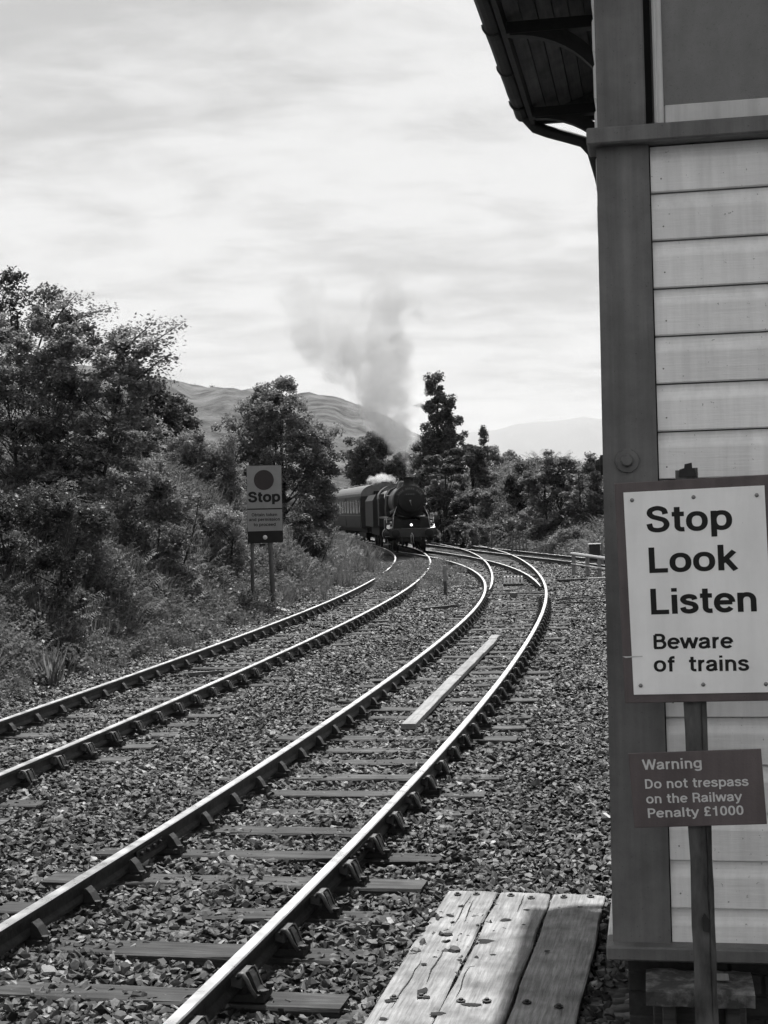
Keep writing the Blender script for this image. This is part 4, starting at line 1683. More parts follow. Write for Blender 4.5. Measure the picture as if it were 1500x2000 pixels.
mb.prism([(xh - .008, zh - .03), (xh + .010, zh - .034), (xh + .014, zh + .004), (xh + .004, zh + .016), (xh - .002, zh + .026), (xh - .010, zh + .012)], lambda u, v_, d: (u, d, v_), .001, .0045)
mb.build('rust_hole', M['dark_paint'], post)

# ------------------------------------------------------------------ stop board beside the left track
QD = 36.5
QO = at(516, 1062, QD)
QPS = rad(4)
QX, QY = Vector((math.cos(QPS), -math.sin(QPS), 0)), Vector((math.sin(QPS), math.cos(QPS), 0))
qz = float(height(QO.x, QO.y)) - .1
stop = thing('stop_board', 'tall grey stop board with dark disc on two posts among bracken beside the track', 'sign', (QO.x, QO.y, qz), -QPS)


def sq(px, py, d=0.0):
    p = on_plane(px, py, QO - QY * d, QY) - Vector((QO.x, QO.y, qz))
    return p.dot(QX), p.z


bp_ = panel([sq(481, 909), sq(549, 907.5), sq(553, 1059), sq(484, 1062)], -.01, .02, M['board_black'], 'backing_board', stop)
panel([sq(482, 910), sq(549, 908.5), sq(551, 992), sq(483, 993.5)], -.016, -.0105, M['board_grey'], 'upper_panel', bp_)
panel([sq(483, 996), sq(551, 994.5), sq(552, 1036), sq(484.5, 1038)], -.016, -.0105, M['board_grey'], 'lower_panel', bp_)
dx, dz = sq(515.5, 937.5)
dr_ = (sq(535, 937)[0] - sq(496, 937)[0]) / 2
mb = MB()
mb.lathe([(0, .004), (dr_, .004), (dr_, 0)], (dx, -.0162, dz), (0, -1, 0), 40, smooth=False)
mb.build('dark_disc', M['disc_red'], bp_)


def qline(text, pxl, pyl, pxr, pyr, cap_px, bold):
    x0, z0 = sq(pxl, pyl)
    x1, z1 = sq(pxr, pyr)
    cap = cap_px * (sq(pxl, pyl - 20)[1] - z0) / 20
    o = lettering(text, bp_, M['ink'], 0, 0, math.hypot(x1 - x0, z1 - z0), 0.0, bold, hscale=cap)
    o.location = (x0, -.0185, z0)
    o.rotation_euler = (0, -math.atan2(z1 - z0, x1 - x0), 0)


qline('Stop', 486.5, 981, 546, 979.5, 20, .215)
qline('Obtain token', 492, 1008.8, 541.5, 1007.8, 6.2, .17)
qline('and permission', 487, 1018, 547, 1016.8, 6.2, .17)
qline('to proceed', 496, 1027.8, 538.5, 1027, 6.2, .17)
lx, lz = sq(518, 1049.5)
mb = MB()
mb.lathe([(0, .03), (.03, .026), (.052, .012), (.055, 0)], (lx, -.012, lz), (0, -1, 0), 20)
mb.build('reflector', M['white_lamp'], bp_)
x, z = sq(515, 1062)
MB().bbox(x - .10, x + .05, -.005, .05, z - .05, z + .002, .01).build('fixing_box', M['board_black'], bp_)
for (pa, pb, hw_) in (((492, 1055), (491, 1125), .045), ((527, 1055), (535, 1190), .06)):
    xa, za = sq(*pa)
    xb2, _z = sq(*pb)
    mb = MB()
    mb.tube([(xa, .06, za + 1.0), (xa, .06, za), (xb2, .02, -.1)], hw_, 8)
    mb.build('post', M['pole'], stop)


# ------------------------------------------------------------------ steam train
def place(T, s, name, label, cat, group=None):
    x, y, t = tpos(T, s)
    return thing(name, label, cat, (x, y, 0), -t, group)


def s_at_y(T, y):
    return float(np.interp(y, T['y'], T['s']))


def wheel(parent, x, y, r, spokes=False, m='loco_matt'):
    mb = MB()
    sg = 1 if x > 0 else -1
    mb.lathe([(r - .07, -.06), (r, -.06), (r - .01, .06), (r - .07, .06), (r - .075, 0.02), (.16, .02), (.15, .07), (0, .07)], (x, y, r), (sg, 0, 0), 24, smooth=False)
    return mb.build('wheel', M[m], parent)


S_F = s_at_y(T2, 73.0)
loco = place(T2, S_F, 'steam_locomotive', 'black steam locomotive with lit front lamp heading the train towards us', 'locomotive')
loco.location.x += .22
loco.rotation_euler.z += .025
loco.scale = (.95, .95, .95)
BZ = 2.72
mb = MB()
mb.lathe([(0, 1.20), (.40, 1.20), (.70, 1.26), (.80, 1.34), (.86, 1.36), (.86, 3.0), (.80, 3.0)], (0, 0, BZ), (0, 1, 0), 40)
mb.build('smokebox', M['loco_matt'], loco)
mb = MB()
mb.lathe([(0, 1.06), (.30, 1.08), (.56, 1.14), (.66, 1.20), (.66, 1.24)], (0, 0, BZ), (0, 1, 0), 32)
door = mb.build('smokebox_door', M['loco_matt'], loco)
MB().cyl((0, 1.0, BZ), (0, 1.1, BZ), .05, 10).cyl((0, 1.02, BZ), (.05, 1.02, BZ - .24), .018, 6).build('door_dart', M['loco_bright'], door)
MB().box(-.28, .28, 1.04, 1.07, BZ + .30, BZ + .40).build('number_plate', M['loco_black'], door)
mb = MB()
for i, x in enumerate((-.20, -.11, -.02, .07, .16)):
    mb.box(x, x + .05, 1.032, 1.038, BZ + .315, BZ + .385)
mb.build('plate_figures', M['coach_pale'], door)
# curved headboard over the door
mb = MB()
V = []
for q in range(17):
    a = rad(150 - 120 * q / 16)
    for r_ in (.66, .90):
        V += [(r_ * math.cos(a), 1.15, BZ - .10 + r_ * math.sin(a)), (r_ * math.cos(a), 1.18, BZ - .10 + r_ * math.sin(a))]
mb.add(V, [(4 * q + a, 4 * q + b_, 4 * q + 4 + b_, 4 * q + 4 + a) for q in range(16) for a, b_ in ((0, 2), (2, 3), (3, 1), (1, 0))])
hb = mb.build('headboard', M['loco_black'], loco)
mb = MB()
for q in range(15):
    if q in (4, 10):
        continue
    a = rad(143 - 106 * q / 14)
    rot = Matrix.Rotation(-(a - PI / 2), 3, 'Y')
    c = Vector((.76 * math.cos(a), 1.14, BZ - .10 + .76 * math.sin(a)))
    mb.box(c.x - .035, c.x + .035, 1.138, 1.146, c.z - .05, c.z + .05, rot=rot)
mb.build('headboard_marks', M['coach_pale'], hb)
mb = MB()
mb.lathe([(.82, 3.0), (.80, 3.05), (.78, 3.08), (.80, 5.2), (.86, 7.4), (.86, 7.6)], (0, 0, BZ), (0, 1, 0), 40)
boiler = mb.build('boiler', M['loco_black'], loco)
for y in (3.06, 4.4, 5.8, 7.3):
    MB().lathe([(.80 + .05 * max(0, y - 4) / 4 + .012, y), (.80 + .05 * max(0, y - 4) / 4 + .012, y + .07)], (0, 0, BZ), (0, 1, 0), 40).build('boiler_band', M['loco_black'], boiler)
# handrails
for sg in (-1, 1):
    MB().tube([(sg * .90, 1.5, BZ + .32), (sg * .90, 4, BZ + .32), (sg * .94, 7.4, BZ + .36)], .02, 6).build('handrail', M['loco_bright'], boiler)
# firebox
mb = MB()
prof_ = [(-.95, 1.5), (-.98, 2.4), (-.92, 3.1), (-.72, 3.42), (-.4, 3.55), (0, 3.59), (.4, 3.55), (.72, 3.42), (.92, 3.1), (.98, 2.4), (.95, 1.5)]
mb.prism(prof_, lambda u, v_, d: (u, d, v_), 7.5, 9.7)
fb = mb.build('firebox', M['loco_black'], loco)
for x in (-.16, .16):
    MB().lathe([(.11, 0), (.11, .22), (.08, .30), (0, .30)], (x, 8.3, 3.57), (0, 0, 1), 12).build('safety_valve', M['loco_black'], fb)
mb = MB()
mb.lathe([(.36, -.06), (.30, .04), (.27, .14), (.27, .30), (.31, .36), (.33, .42), (.29, .43), (.25, .36)], (0, 2.15, BZ + .85), (0, 0, 1), 24)
mb.build('chimney', M['loco_matt'], loco)
mb = MB()
mb.lathe([(.52, -.12), (.44, .02), (.42, .16), (.36, .27), (.22, .33), (0, .35)], (0, 4.9, BZ + .80), (0, 0, 1), 24)
mb.build('dome', M['loco_black'], loco)
mb = MB()
mb.bbox(-.25, .25, 3.5, 4.1, BZ + .76, BZ + .95, .06)
mb.build('top_feed', M['loco_black'], loco)
# running plate with its drop to the buffer beam
mb = MB()
mb.prism([(1.0, 1.28), (1.35, 1.30), (1.7, 1.55), (1.95, 1.88), (9.8, 1.88), (9.8, 1.80), (2.0, 1.80), (1.8, 1.52), (1.4, 1.20), (1.0, 1.18)], lambda u, v_, d: (d, u, v_), -1.28, -.55)
mb.prism([(1.0, 1.28), (1.35, 1.30), (1.7, 1.55), (1.95, 1.88), (9.8, 1.88), (9.8, 1.80), (2.0, 1.80), (1.8, 1.52), (1.4, 1.20), (1.0, 1.18)], lambda u, v_, d: (d, u, v_), .55, 1.28)
mb.box(-.54, .54, .6, 1.9, 1.20, 1.28)
mb.build('running_plate', M['loco_black'], loco)
MB().box(-.56, .56, .65, 1.55, .6, 1.19).box(-.56, .56, 1.56, 11.0, .55, 1.7).build('main_frames', M['loco_matt'], loco)
beam = MB().bbox(-1.16, 1.16, .55, .62, .80, 1.28, .02).build('buffer_beam', M['loco_beam'], loco)
for sg in (-1, 1):
    mb = MB()
    mb.lathe([(0, 0), (.20, .005), (.225, .025), (.20, .05), (.09, .07), (.085, .28), (.14, .29), (.17, .55)], (sg * .87, 0, 1.05), (0, 1, 0), 20)
    mb.build('buffer', M['loco_matt'], loco)
mb = MB()
mb.tube([(0, .55, 1.02), (0, .32, 1.02), (0, .26, .96), (0, .34, .88)], .035, 6).tube([(-.06, .35, .95), (-.06, .36, .5), (.06, .36, .5), (.06, .35, .95)], .02, 6)
mb.build('coupling', M['loco_bright'], loco)
for x in (-.55, .45):
    MB().tube([(x, .5, .85), (x, .36, .7), (x, .36, .45), (x + .06, .42, .3)], .03, 6).build('brake_hose', M['loco_matt'], loco)
for sg in (-1, 1):
    mb = MB()
    mb.cyl((sg * 1.08, 1.75, .98), (sg * 1.08, 2.95, .98), .37, 20).cyl((sg * 1.08, 1.62, .98), (sg * 1.08, 1.75, .98), .30, 20).bbox(sg * 1.08 - .26, sg * 1.08 + .26, 1.75, 2.95, 1.25, 1.80, .05)
    mb.build('cylinder', M['loco_black'], loco)
    MB().tube([(sg * .62, 2.1, BZ - .45), (sg * .95, 2.2, 2.1), (sg * 1.0, 2.25, 1.85)], [.13, .13, .15], 10).build('steam_pipe', M['loco_black'], loco)
    MB().tube([(sg * 1.25, 1.75, 1.85), (sg * 1.22, 1.75, .5)], .03, 6).box(sg * 1.22 - .14, sg * 1.22 + .14, 1.6, 1.9, .45, .48).box(sg * 1.22 - .14, sg * 1.22 + .14, 1.6, 1.9, .85, .88).build('front_step', M['loco_bright'], loco)
    MB().tube([(sg * .72, 1.25, BZ - .28), (sg * .92, .95, 1.95), (sg * .98, .72, 1.30)], .022, 6).build('front_handrail', M['loco_bright'], loco)
    for y, r_ in ((1.9, .48), (3.9, .48), (5.4, .915), (7.5, .915), (9.9, .915)):
        wheel(loco, sg * .72, y, r_)
    MB().box(sg * .86 - .03, sg * .86 + .03, 5.2, 10.1, .55, .67).build('coupling_rod', M['loco_bright'], loco)
    MB().box(sg * .98 - .03, sg * .98 + .03, 2.9, 7.5, .78, .88).build('connecting_rod', M['loco_bright'], loco)
    MB().box(min(sg * .5, sg * 1.02), max(sg * .5, sg * 1.02), 1.02, 1.06, 1.18, 1.80).build('front_plate', M['loco_matt'], loco)
    MB().bbox(sg * 1.27 - .02, sg * 1.27 + .02, 9.7, 11.35, 1.35, 2.95, .01).build('cab_side', M['coach'], loco)
    MB().box(sg * .95, sg * 1.25, 9.7, 9.74, 1.88, 3.2).build('cab_front', M['loco_black'], loco)
mb = MB()
ra = [(1.30 * math.sin(rad(-90 + 180 * q / 16)) * 1.0, 2.95 + .85 * math.cos(rad(-90 + 180 * q / 16)) ** .9 if 0 < q < 16 else 2.95) for q in range(17)]
mb.prism(ra + [(.98 * u, v_ - .05) for u, v_ in reversed(ra)], lambda u, v_, d: (u, d, v_), 9.6, 11.7)
mb.build('cab_roof', M['coach_roof'], loco)
em, en, el_, eb = new_mat('lamp_glow')
eb.inputs['Base Color'].default_value = G(.8)
eb.inputs['Emission Color'].default_value = G(1.0)
eb.inputs['Emission Strength'].default_value = 1.4
for x, lit in ((-1.06, 0), (0, 1), (1.06, 0)):
    lp = MB().bbox(x - .07, x + .07, .74, .92, 1.32, 1.52, .015).cyl((x, .83, 1.56), (x, .83, 1.66), .05, 8).build('head_lamp', M['white_lamp'] if not lit else M['loco_matt'], loco)
    mb = MB()
    mb.lathe([(0, .03), (.05, .025), (.07, 0)], (x, .738, 1.46), (0, -1, 0), 14)
    mb.build('lamp_lens', em if lit else M['glass_dark'], lp)

tender = place(T2, S_F + 11.3, 'tender', 'black coal tender coupled behind the locomotive cab', 'tender')
mb = MB()
mb.prism([(-1.25, 1.2), (-1.25, 2.7), (-1.05, 3.05), (-.95, 3.05), (-.95, 2.8), (.95, 2.8), (.95, 3.05), (1.05, 3.05), (1.25, 2.7), (1.25, 1.2)], lambda u, v_, d: (u, d, v_), .1, 7.1)
mb.build('tank', M['coach'], tender)
crg = random.Random(5)
mb = MB()
V, F = [], []
for j in range(9):
    for i in range(9):
        u, v_ = -.95 + 1.9 * i / 8, .3 + 4.5 * j / 8
        V.append((u, v_, 2.78 + (.42 * (1 - (u / .95) ** 2) * math.sin(PI * j / 8) ** .5 + crg.uniform(0, .12) if 0 < i < 8 and 0 < j < 8 else 0)))
F = [(j * 9 + i, j * 9 + i + 1, (j + 1) * 9 + i + 1, (j + 1) * 9 + i) for j in range(8) for i in range(8)]
mb.add(V, F)
mb.build('coal_load', M['coal'], tender)
MB().box(-.9, .9, .2, 7.0, .7, 1.2).build('frame', M['loco_matt'], tender)
for sg in (-1, 1):
    for y in (1.2, 3.4, 5.6):
        wheel(tender, sg * .72, y, .65)


def coach(s, label, nwin=9, L=19.6):
    c = place(T2, s, 'railway_coach', label, 'coach', 'coaches of the steam train')
    x1, y1, t1 = tpos(T2, s + L)
    o = c.location
    c.rotation_euler = (0, 0, -math.atan2(x1 - o.x, y1 - o.y))
    W = 1.38
    side = [(-W + .05, 1.05), (-W, 1.6), (-W, 2.6), (-W + .06, 3.05)]
    mb = MB()
    mb.prism(side + [(-u, v_) for u, v_ in reversed(side)], lambda u, v_, d: (u, d, v_), .25, L - .25)
    body = mb.build('body', M['coach'], c)
    ra_ = [((W - .02) * math.sin(rad(-90 + 180 * q / 18)), 3.03 + .78 * max(0, math.cos(rad(-90 + 180 * q / 18))) ** .85) for q in range(19)]
    mb = MB()
    mb.prism(ra_, lambda u, v_, d: (u, d, v_), .20, L - .20)
    mb.build('roof', M['coach_roof'], c)
    for q in range(6):
        MB().bbox(-.14, .14, 1.6 + q * 3.2, 1.95 + q * 3.2, 3.74, 3.93, .03).build('roof_vent', M['coach_roof'], c)
    for sg in (-1, 1):
        pitch = (L - 3.4) / nwin
        for q in range(nwin):
            y0 = 1.7 + q * pitch
            wf = MB().bbox(sg * W - .012, sg * W + .012, y0 + .10, y0 + pitch - .42, 1.93, 2.80, .01).build('window', M['coach_pale'], c)
            MB().box(sg * W - .016, sg * W + .016, y0 + .15, y0 + pitch - .47, 1.98, 2.75).build('pane', M['glass_dark'], wf)
        for y0 in (.5, L / 2 - .35, L - 1.2):
            d_ = MB().bbox(sg * W - .014, sg * W + .014, y0, y0 + .7, 1.12, 2.95, .01).build('door', M['coach'], c)
            MB().box(sg * W - .020, sg * W + .020, y0 + .1, y0 + .6, 2.0, 2.75).build('door_window', M['glass_dark'], d_)
        MB().box(sg * W - .018, sg * W + .018, .3, L - .3, 1.80, 1.86).build('lining', M['coach_pale'], c)
        for y in (2.0, 4.6, L - 4.6, L - 2.0):
            wheel(c, sg * .72, y, .46)
    for y in (1.3, L - 5.3):
        MB().box(-.95, .95, y, y + 4.0, .45, .75).build('bogie_frame', M['loco_matt'], c)
    MB().box(-1.0, 1.0, .2, L - .2, .80, 1.05).build('underframe', M['loco_matt'], c)
    MB().bbox(-.55, .55, .0, .26, 1.1, 3.35, .03).bbox(-.55, .55, L - .26, L, 1.1, 3.35, .03).build('gangway', M['loco_matt'], c)
    return c


coach(S_F + 18.8, 'first dark coach with pale roof, directly behind the tender')
coach(S_F + 38.7, 'second coach, half hidden by the round tree')
coach(S_F + 58.6, 'third coach at the tail, almost hidden behind the trees')


# ------------------------------------------------------------------ vegetation
def leaf_quads(P, size, rng, up=0.5, aspect=0.62, bend=0.0):
    """one diamond leaf per point; returns vertices and faces"""
    n = len(P)
    nr = rng.normal(0, 1, (n, 3))
    nr[:, 2] = np.abs(nr[:, 2]) + up
    nr /= np.linalg.norm(nr, axis=1)[:, None]
    t = rng.normal(0, 1, (n, 3))
    t -= (t * nr).sum(1)[:, None] * nr
    t /= np.linalg.norm(t, axis=1)[:, None] + 1e-9
    b = np.cross(nr, t)
    L = (size * rng.uniform(.6, 1.35, n))[:, None] / 2
    W = L * aspect
    V = np.stack([P - t * L, P + b * W, P + t * L - nr * L * bend, P - b * W], 1).reshape(-1, 3)
    F = np.arange(4 * n).reshape(n, 4)
    return V, F


def bez(a, b, c, n=6):
    return [a * (1 - t) ** 2 + b * 2 * t * (1 - t) + c * t * t for t in [i / n for i in range(n + 1)]]


def tree(name, label, Y, base_px, lobes, m='leaf', leaf=.14, n=12000, clump=.4, flat=.75, trunk=.13, group=None, seed=1, stems=1,
         cat='tree', up=.5, nlimb=14, inner=.5, twigs=(), depth=1.0, dz=0.0, bare=.0):
    rng = np.random.default_rng(seed)
    pr = random.Random(seed)
    leaf, n, clump = leaf * .62, int(n * 2.1), clump * .85
    sc = Y / FPX
    bp = at(base_px, 1000, Y)
    bz = float(height(bp.x, bp.y)) - .15 + dz
    base = Vector((bp.x, bp.y, bz))
    root = thing(name, label, cat, base, 0, group)
    C, wts = [], []
    if cat == 'shrub':                                  # growth right down to the ground
        mw = sum(l_[2] for l_ in lobes) / len(lobes)
        gy = 1000 - (bz - (at(base_px, 1000, Y).z)) / sc
        lobes = list(lobes) + [(base_px + k_ * mw * .9, gy - mw * .25, mw * .8, mw * .5) for k_ in (-1, 0, 1)] + [(base_px + k_ * mw * .7, (gy + max(l_[1] for l_ in lobes)) / 2, mw * .8, mw * .6) for k_ in (-1, 1)]
    for lb in lobes:
        px, py, rx, ry = lb[:4]
        dY = lb[4] if len(lb) > 4 else 0
        c = at(px, py, Y + dY) - base
        C.append((np.array(c), np.array([rx * sc, rx * sc * depth, ry * sc])))
        wts.append((rx * ry) ** .9)
    wts = np.array(wts) / sum(wts)
    PTS, cl_list = [], []
    for (c, r), w in zip(C, wts):
        nc = max(3, int(3.2 * r[0] * r[2] * (0.6 + .4 * r[1] / r[0]) / (clump ** 2)))
        d = rng.normal(0, 1, (nc, 3))
        d /= np.linalg.norm(d, axis=1)[:, None]
        rr = rng.uniform(inner ** 2, 1, nc) ** .5
        cc = c + d * rr[:, None] * r * rng.uniform(.85, 1.12, (nc, 1))
        cl_list.append(cc)
        k = max(4, int(n * w / nc))
        sizes = rng.uniform(.55, 1.3, nc)
        reps = np.maximum(2, (k * sizes ** 2 / np.mean(sizes ** 2)).astype(int))
        idx = np.repeat(np.arange(nc), reps)
        off = rng.normal(0, 1, (len(idx), 3))
        off /= np.linalg.norm(off, axis=1)[:, None]
        off *= (rng.uniform(0, 1, len(idx)) ** .55)[:, None] * clump * sizes[idx][:, None]
        off[:, 2] *= flat
        PTS.append(cc[idx] + off)
    for tw in twigs:                                    # long outer sprays: px, py of the tip from a start
        a, b_ = at(tw[0], tw[1], Y) - base, at(tw[2], tw[3], Y + tw[4]) - base
        kk = tw[5] if len(tw) > 5 else 9
        for q in range(kk):
            f = .25 + .78 * q / kk
            p = np.array(a.lerp(b_, f)) + rng.normal(0, .06, 3)
            mm = int(60)
            off = rng.normal(0, 1, (mm, 3)) * np.array([.17, .17, .07])
            PTS.append(p + off)
    P = np.concatenate(PTS)
    if bare:
        P = P[rng.uniform(0, 1, len(P)) > bare * sstep(.5, 1.0, (P[:, 2] - P[:, 2].min()) / (np.ptp(P[:, 2]) + 1e-6))]
    V, F = leaf_quads(P, leaf, rng, up)
    link('crown', array_mesh('crown', V, F, M[m]), root)
    # trunk(s) and limbs
    mb = MB()
    cen = np.mean([c for c, _ in C], 0)
    top = max(c[2] + r[2] * .5 for c, r in C)
    allc = np.concatenate(cl_list)
    for st_ in range(stems):
        ox = 0 if stems == 1 else (st_ - (stems - 1) / 2) * .5 + pr.uniform(-.15, .15)
        t_end = Vector((cen[0] * .8 + ox * 2.0 + pr.uniform(-.2, .2), cen[1] * .6 + pr.uniform(-.3, .3), top * pr.uniform(.75, .95)))
        mid = Vector((ox + t_end.x * .3 + pr.uniform(-.2, .2), t_end.y * .3, t_end.z * .5))
        pts = bez(Vector((ox, 0, 0)), mid, t_end, 8)
        mb.tube(pts, [trunk * (1 - .82 * i / 8) * (1.25 if i == 0 else 1) / (stems ** .4) for i in range(9)], 8)
        sel = rng.choice(len(allc), min(nlimb, len(allc)), replace=False)
        for q in sel:
            tip = Vector(allc[q])
            f = min(.9, max(.15, tip.z / max(.1, top) * .62))
            i0 = f * 8
            a = pts[int(i0)].lerp(pts[min(8, int(i0) + 1)], i0 - int(i0))
            md = a.lerp(tip, .5) + Vector((0, 0, -.12 * (tip - a).length + .1))
            r0 = trunk * .42 * (1 - f * .6) / (stems ** .4)
            mb.tube(bez(a, md, tip, 5), [r0 * (1 - .8 * i / 5) for i in range(6)], 5)
    for tw in twigs:
        a, b_ = at(tw[0], tw[1], Y) - base, at(tw[2], tw[3], Y + tw[4]) - base
        mb.tube(bez(a, a.lerp(b_, .5) + Vector((0, 0, .1)), b_ + (b_ - a) * .05, 6), [.03 * (1 - .85 * i / 6) for i in range(7)], 5)
    mb.build('trunk', M['bark'], root)
    return root


# left bank: the big tree and its neighbours
tree('maple_tree', 'large leafy tree at the left edge with long branch reaching over the bank', 30, 110,
     [(60, 760, 130, 120), (170, 720, 110, 95), (-40, 700, 110, 110), (110, 660, 90, 60), (230, 760, 75, 80), (30, 880, 120, 80), (180, 860, 95, 70), (-90, 850, 110, 110, 1), (255, 690, 40, 35), (250, 850, 70, 60), (100, 940, 110, 50), (210, 940, 80, 45)],
     'leaf_mid', .13, 34000, .27, .55, .07, seed=3, stems=3, nlimb=34, bare=.3, up=1.1,
     twigs=[(240, 720, 352, 634, .3, 12), (230, 700, 300, 632, -.4, 9), (250, 760, 335, 690, .2, 9), (190, 690, 255, 640, .4, 9), (120, 640, 215, 602, .1, 9), (260, 770, 310, 735, -.3, 8), (100, 640, 150, 575, 0, 8)])
tree('dark_tree', 'dark pointed tree rising behind the large leafy tree at the left edge', 40, 60,
     [(15, 600, 45, 60), (92, 610, 38, 65), (95, 570, 16, 30), (20, 560, 28, 28), (-60, 640, 80, 90), (60, 700, 110, 80), (0, 860, 150, 130), (150, 850, 120, 130)], 'leaf_dark', .17, 15000, .4, .8, .16, seed=4, bare=.35)
tree('dark_tree', 'dark bushy tree behind the left bank, just below the moor skyline', 50, 290,
     [(318, 775, 26, 34), (290, 800, 40, 50), (345, 830, 45, 45), (260, 850, 60, 70), (330, 900, 80, 80)], 'leaf_dark', .2, 11000, .42, .8, .13, seed=5)
tree('young_willow', 'lighter feathery willow shrub between the big tree and the stop board', 43, 380,
     [(375, 905, 62, 60), (330, 935, 52, 60), (430, 925, 52, 62), (380, 870, 42, 32), (280, 950, 45, 45), (440, 880, 28, 36)], 'leaf_mid', .12, 21000, .28, 1.0, .06, seed=6, stems=4, nlimb=14, cat='shrub')
tree('round_tree', 'rounded broadleaf tree directly behind the stop board', 53, 560,
     [(543, 805, 74, 52), (535, 765, 42, 34), (488, 850, 62, 60), (602, 850, 56, 55), (560, 890, 98, 66), (622, 915, 42, 66), (478, 930, 62, 62), (560, 970, 92, 60), (630, 985, 28, 50), (520, 1040, 66, 40), (596, 1045, 52, 36)],
     'leaf', .17, 34000, .34, .8, .13, seed=7, nlimb=22, inner=.55, bare=.2)
tree('alder_tree', 'dark spreading tree behind the train under the steam', 128, 715,
     [(725, 875, 45, 35), (700, 905, 38, 38), (750, 905, 32, 40), (720, 935, 45, 35), (690, 935, 22, 25)], 'leaf_dark', .38, 9000, .8, .8, .25, seed=8)
tree('alder_tree', 'small dark tree right of the steam base, behind the chimney', 126, 785,
     [(785, 905, 26, 22), (770, 925, 26, 22), (805, 915, 20, 24)], 'leaf_dark', .38, 3200, .7, .8, .2, seed=9)
tree('tall_ivy_tree', 'tall ragged ivy-clad tree right of the steam with a bare stub', 112, 858,
     [(846, 742, 19, 20), (850, 768, 20, 24), (858, 800, 32, 30), (864, 835, 40, 34), (870, 870, 48, 36), (842, 880, 38, 36), (884, 895, 40, 30), (836, 910, 28, 30), (862, 920, 46, 24)], 'leaf_dark', .30, 19000, .5, .9, .3, seed=10, bare=.25,
     twigs=[(850, 800, 818, 790, 0, 5)])
tree('rhododendron_bush', 'broad layered rhododendron on the knoll below the ivy-clad tree', 94, 872,
     [(872, 892, 36, 18), (862, 912, 44, 18), (890, 910, 28, 20)], 'leaf_dark', .3, 6000, .5, .45, .12, seed=11, cat='shrub', up=1.6)
tree('dark_yew', 'very dark rounded yew beside the small spruce', 97, 925, [(925, 892, 17, 24), (928, 910, 16, 20)], 'leaf_dark', .28, 3200, .45, .9, .12, seed=12)
# the small spruce: tiers
p_ = at(946, 918, 100)
spz = float(height(p_.x, p_.y)) - .2
spr = thing('spruce_tree', 'small pointed spruce standing alone on the skyline right of the yew', 'tree', (p_.x, p_.y, spz))
rng = np.random.default_rng(13)
sh = at(945, 831, 100).z - spz
PT = []
tb = MB().tube([(0, 0, 0), (0, 0, sh * .6), (.05, 0, sh)], [.11, .07, .012], 6)
for q in range(95):
    f = rng.uniform(.25, .985)
    a, ln = rng.uniform(0, 2 * PI), (1 - f) ** .75 * .95 * rng.uniform(.55, 1.25) + .06
    d = np.array([math.cos(a), math.sin(a), rng.uniform(-.35, .2)])
    o_ = np.array([0, 0, f * sh])
    tb.tube([tuple(o_), tuple(o_ + d * ln)], [.018, .004], 4)
    tt = rng.uniform(.25, 1.05, 34)
    PT.append(o_ + d * (tt * ln)[:, None] + rng.normal(0, .07, (34, 3)))
V, F = leaf_quads(np.concatenate(PT), .12, rng, .2)
link('crown', array_mesh('crown', V, F, M['leaf_dark']), spr)
tb.build('trunk', M['bark'], spr)
tree('birch_tree', 'thin see-through birch right of the small spruce', 104, 972,
     [(968, 885, 13, 16), (978, 900, 14, 16), (960, 905, 14, 18), (972, 918, 20, 12)], 'leaf_mid', .22, 1500, .4, .9, .09, seed=14, stems=2)
tree('pale_tree', 'pale distant tree low on the skyline between birch and bushes', 230, 1001,
     [(1003, 898, 13, 11), (992, 906, 12, 9), (1010, 910, 16, 8)], 'leaf_pale', .6, 1800, 1.0, .9, .2, seed=15)
# right-hand bushes beyond the far track
tree('laurel_bush', 'big dark laurel bush beyond the far track, nearest the signal box', 75, 1150,
     [(1150, 930, 30, 32), (1155, 905, 14, 18), (1175, 960, 36, 45), (1140, 985, 42, 40), (1165, 1020, 46, 38), (1190, 1000, 40, 60), (1150, 1048, 44, 22)], 'leaf', .24, 12000, .38, .6, .12, seed=16, cat='shrub', stems=2, up=1.2)
tree('laurel_bush', 'big dark laurel bush with pale leaf tips left of its twin', 77, 1075,
     [(1075, 925, 32, 24), (1072, 897, 11, 14), (1108, 905, 12, 16), (1110, 935, 30, 28), (1060, 960, 46, 34), (1100, 985, 50, 40), (1085, 1025, 52, 30), (1045, 935, 26, 24), (1060, 1046, 40, 20), (1110, 1050, 36, 20)], 'leaf', .24, 14000, .38, .6, .12, seed=17, cat='shrub', stems=2, up=1.2)
tree('dark_bush', 'low dark evergreen bush left of the laurels on the slope', 84, 1020, [(1020, 918, 14, 10), (1008, 945, 28, 20), (1030, 940, 20, 20)], 'leaf_dark', .28, 3500, .45, .7, .08, seed=18, cat='shrub')
tree('hazel_bush', 'small pale bush by the far track in front of the laurels', 70, 1110, [(1095, 1052, 22, 18), (1125, 1048, 22, 20), (1150, 1056, 20, 16), (1110, 1062, 30, 14)], 'leaf_pale', .16, 6500, .24, .9, .05, seed=19, cat='shrub', stems=3)
tree('gorse_bush', 'rounded gorse bush on the slope just right of the locomotive', 92, 862, [(858, 965, 14, 15), (875, 968, 16, 16), (866, 980, 22, 12)], 'leaf_dark', .22, 3200, .36, .8, .06, seed=20, cat='shrub')
tree('gorse_bush', 'paler gorse bush above the dark one, under the ivy-clad tree', 98, 862, [(858, 945, 20, 10), (842, 952, 12, 10), (880, 948, 14, 9)], 'leaf_mid', .24, 2800, .36, .8, .06, seed=21, cat='shrub')
tree('bramble_bush', 'low dark bramble by the rails right of the buffer beam', 86, 898, [(898, 1028, 16, 9), (890, 1033, 14, 7)], 'leaf_dark', .18, 1800, .3, .7, .04, seed=22, cat='shrub')
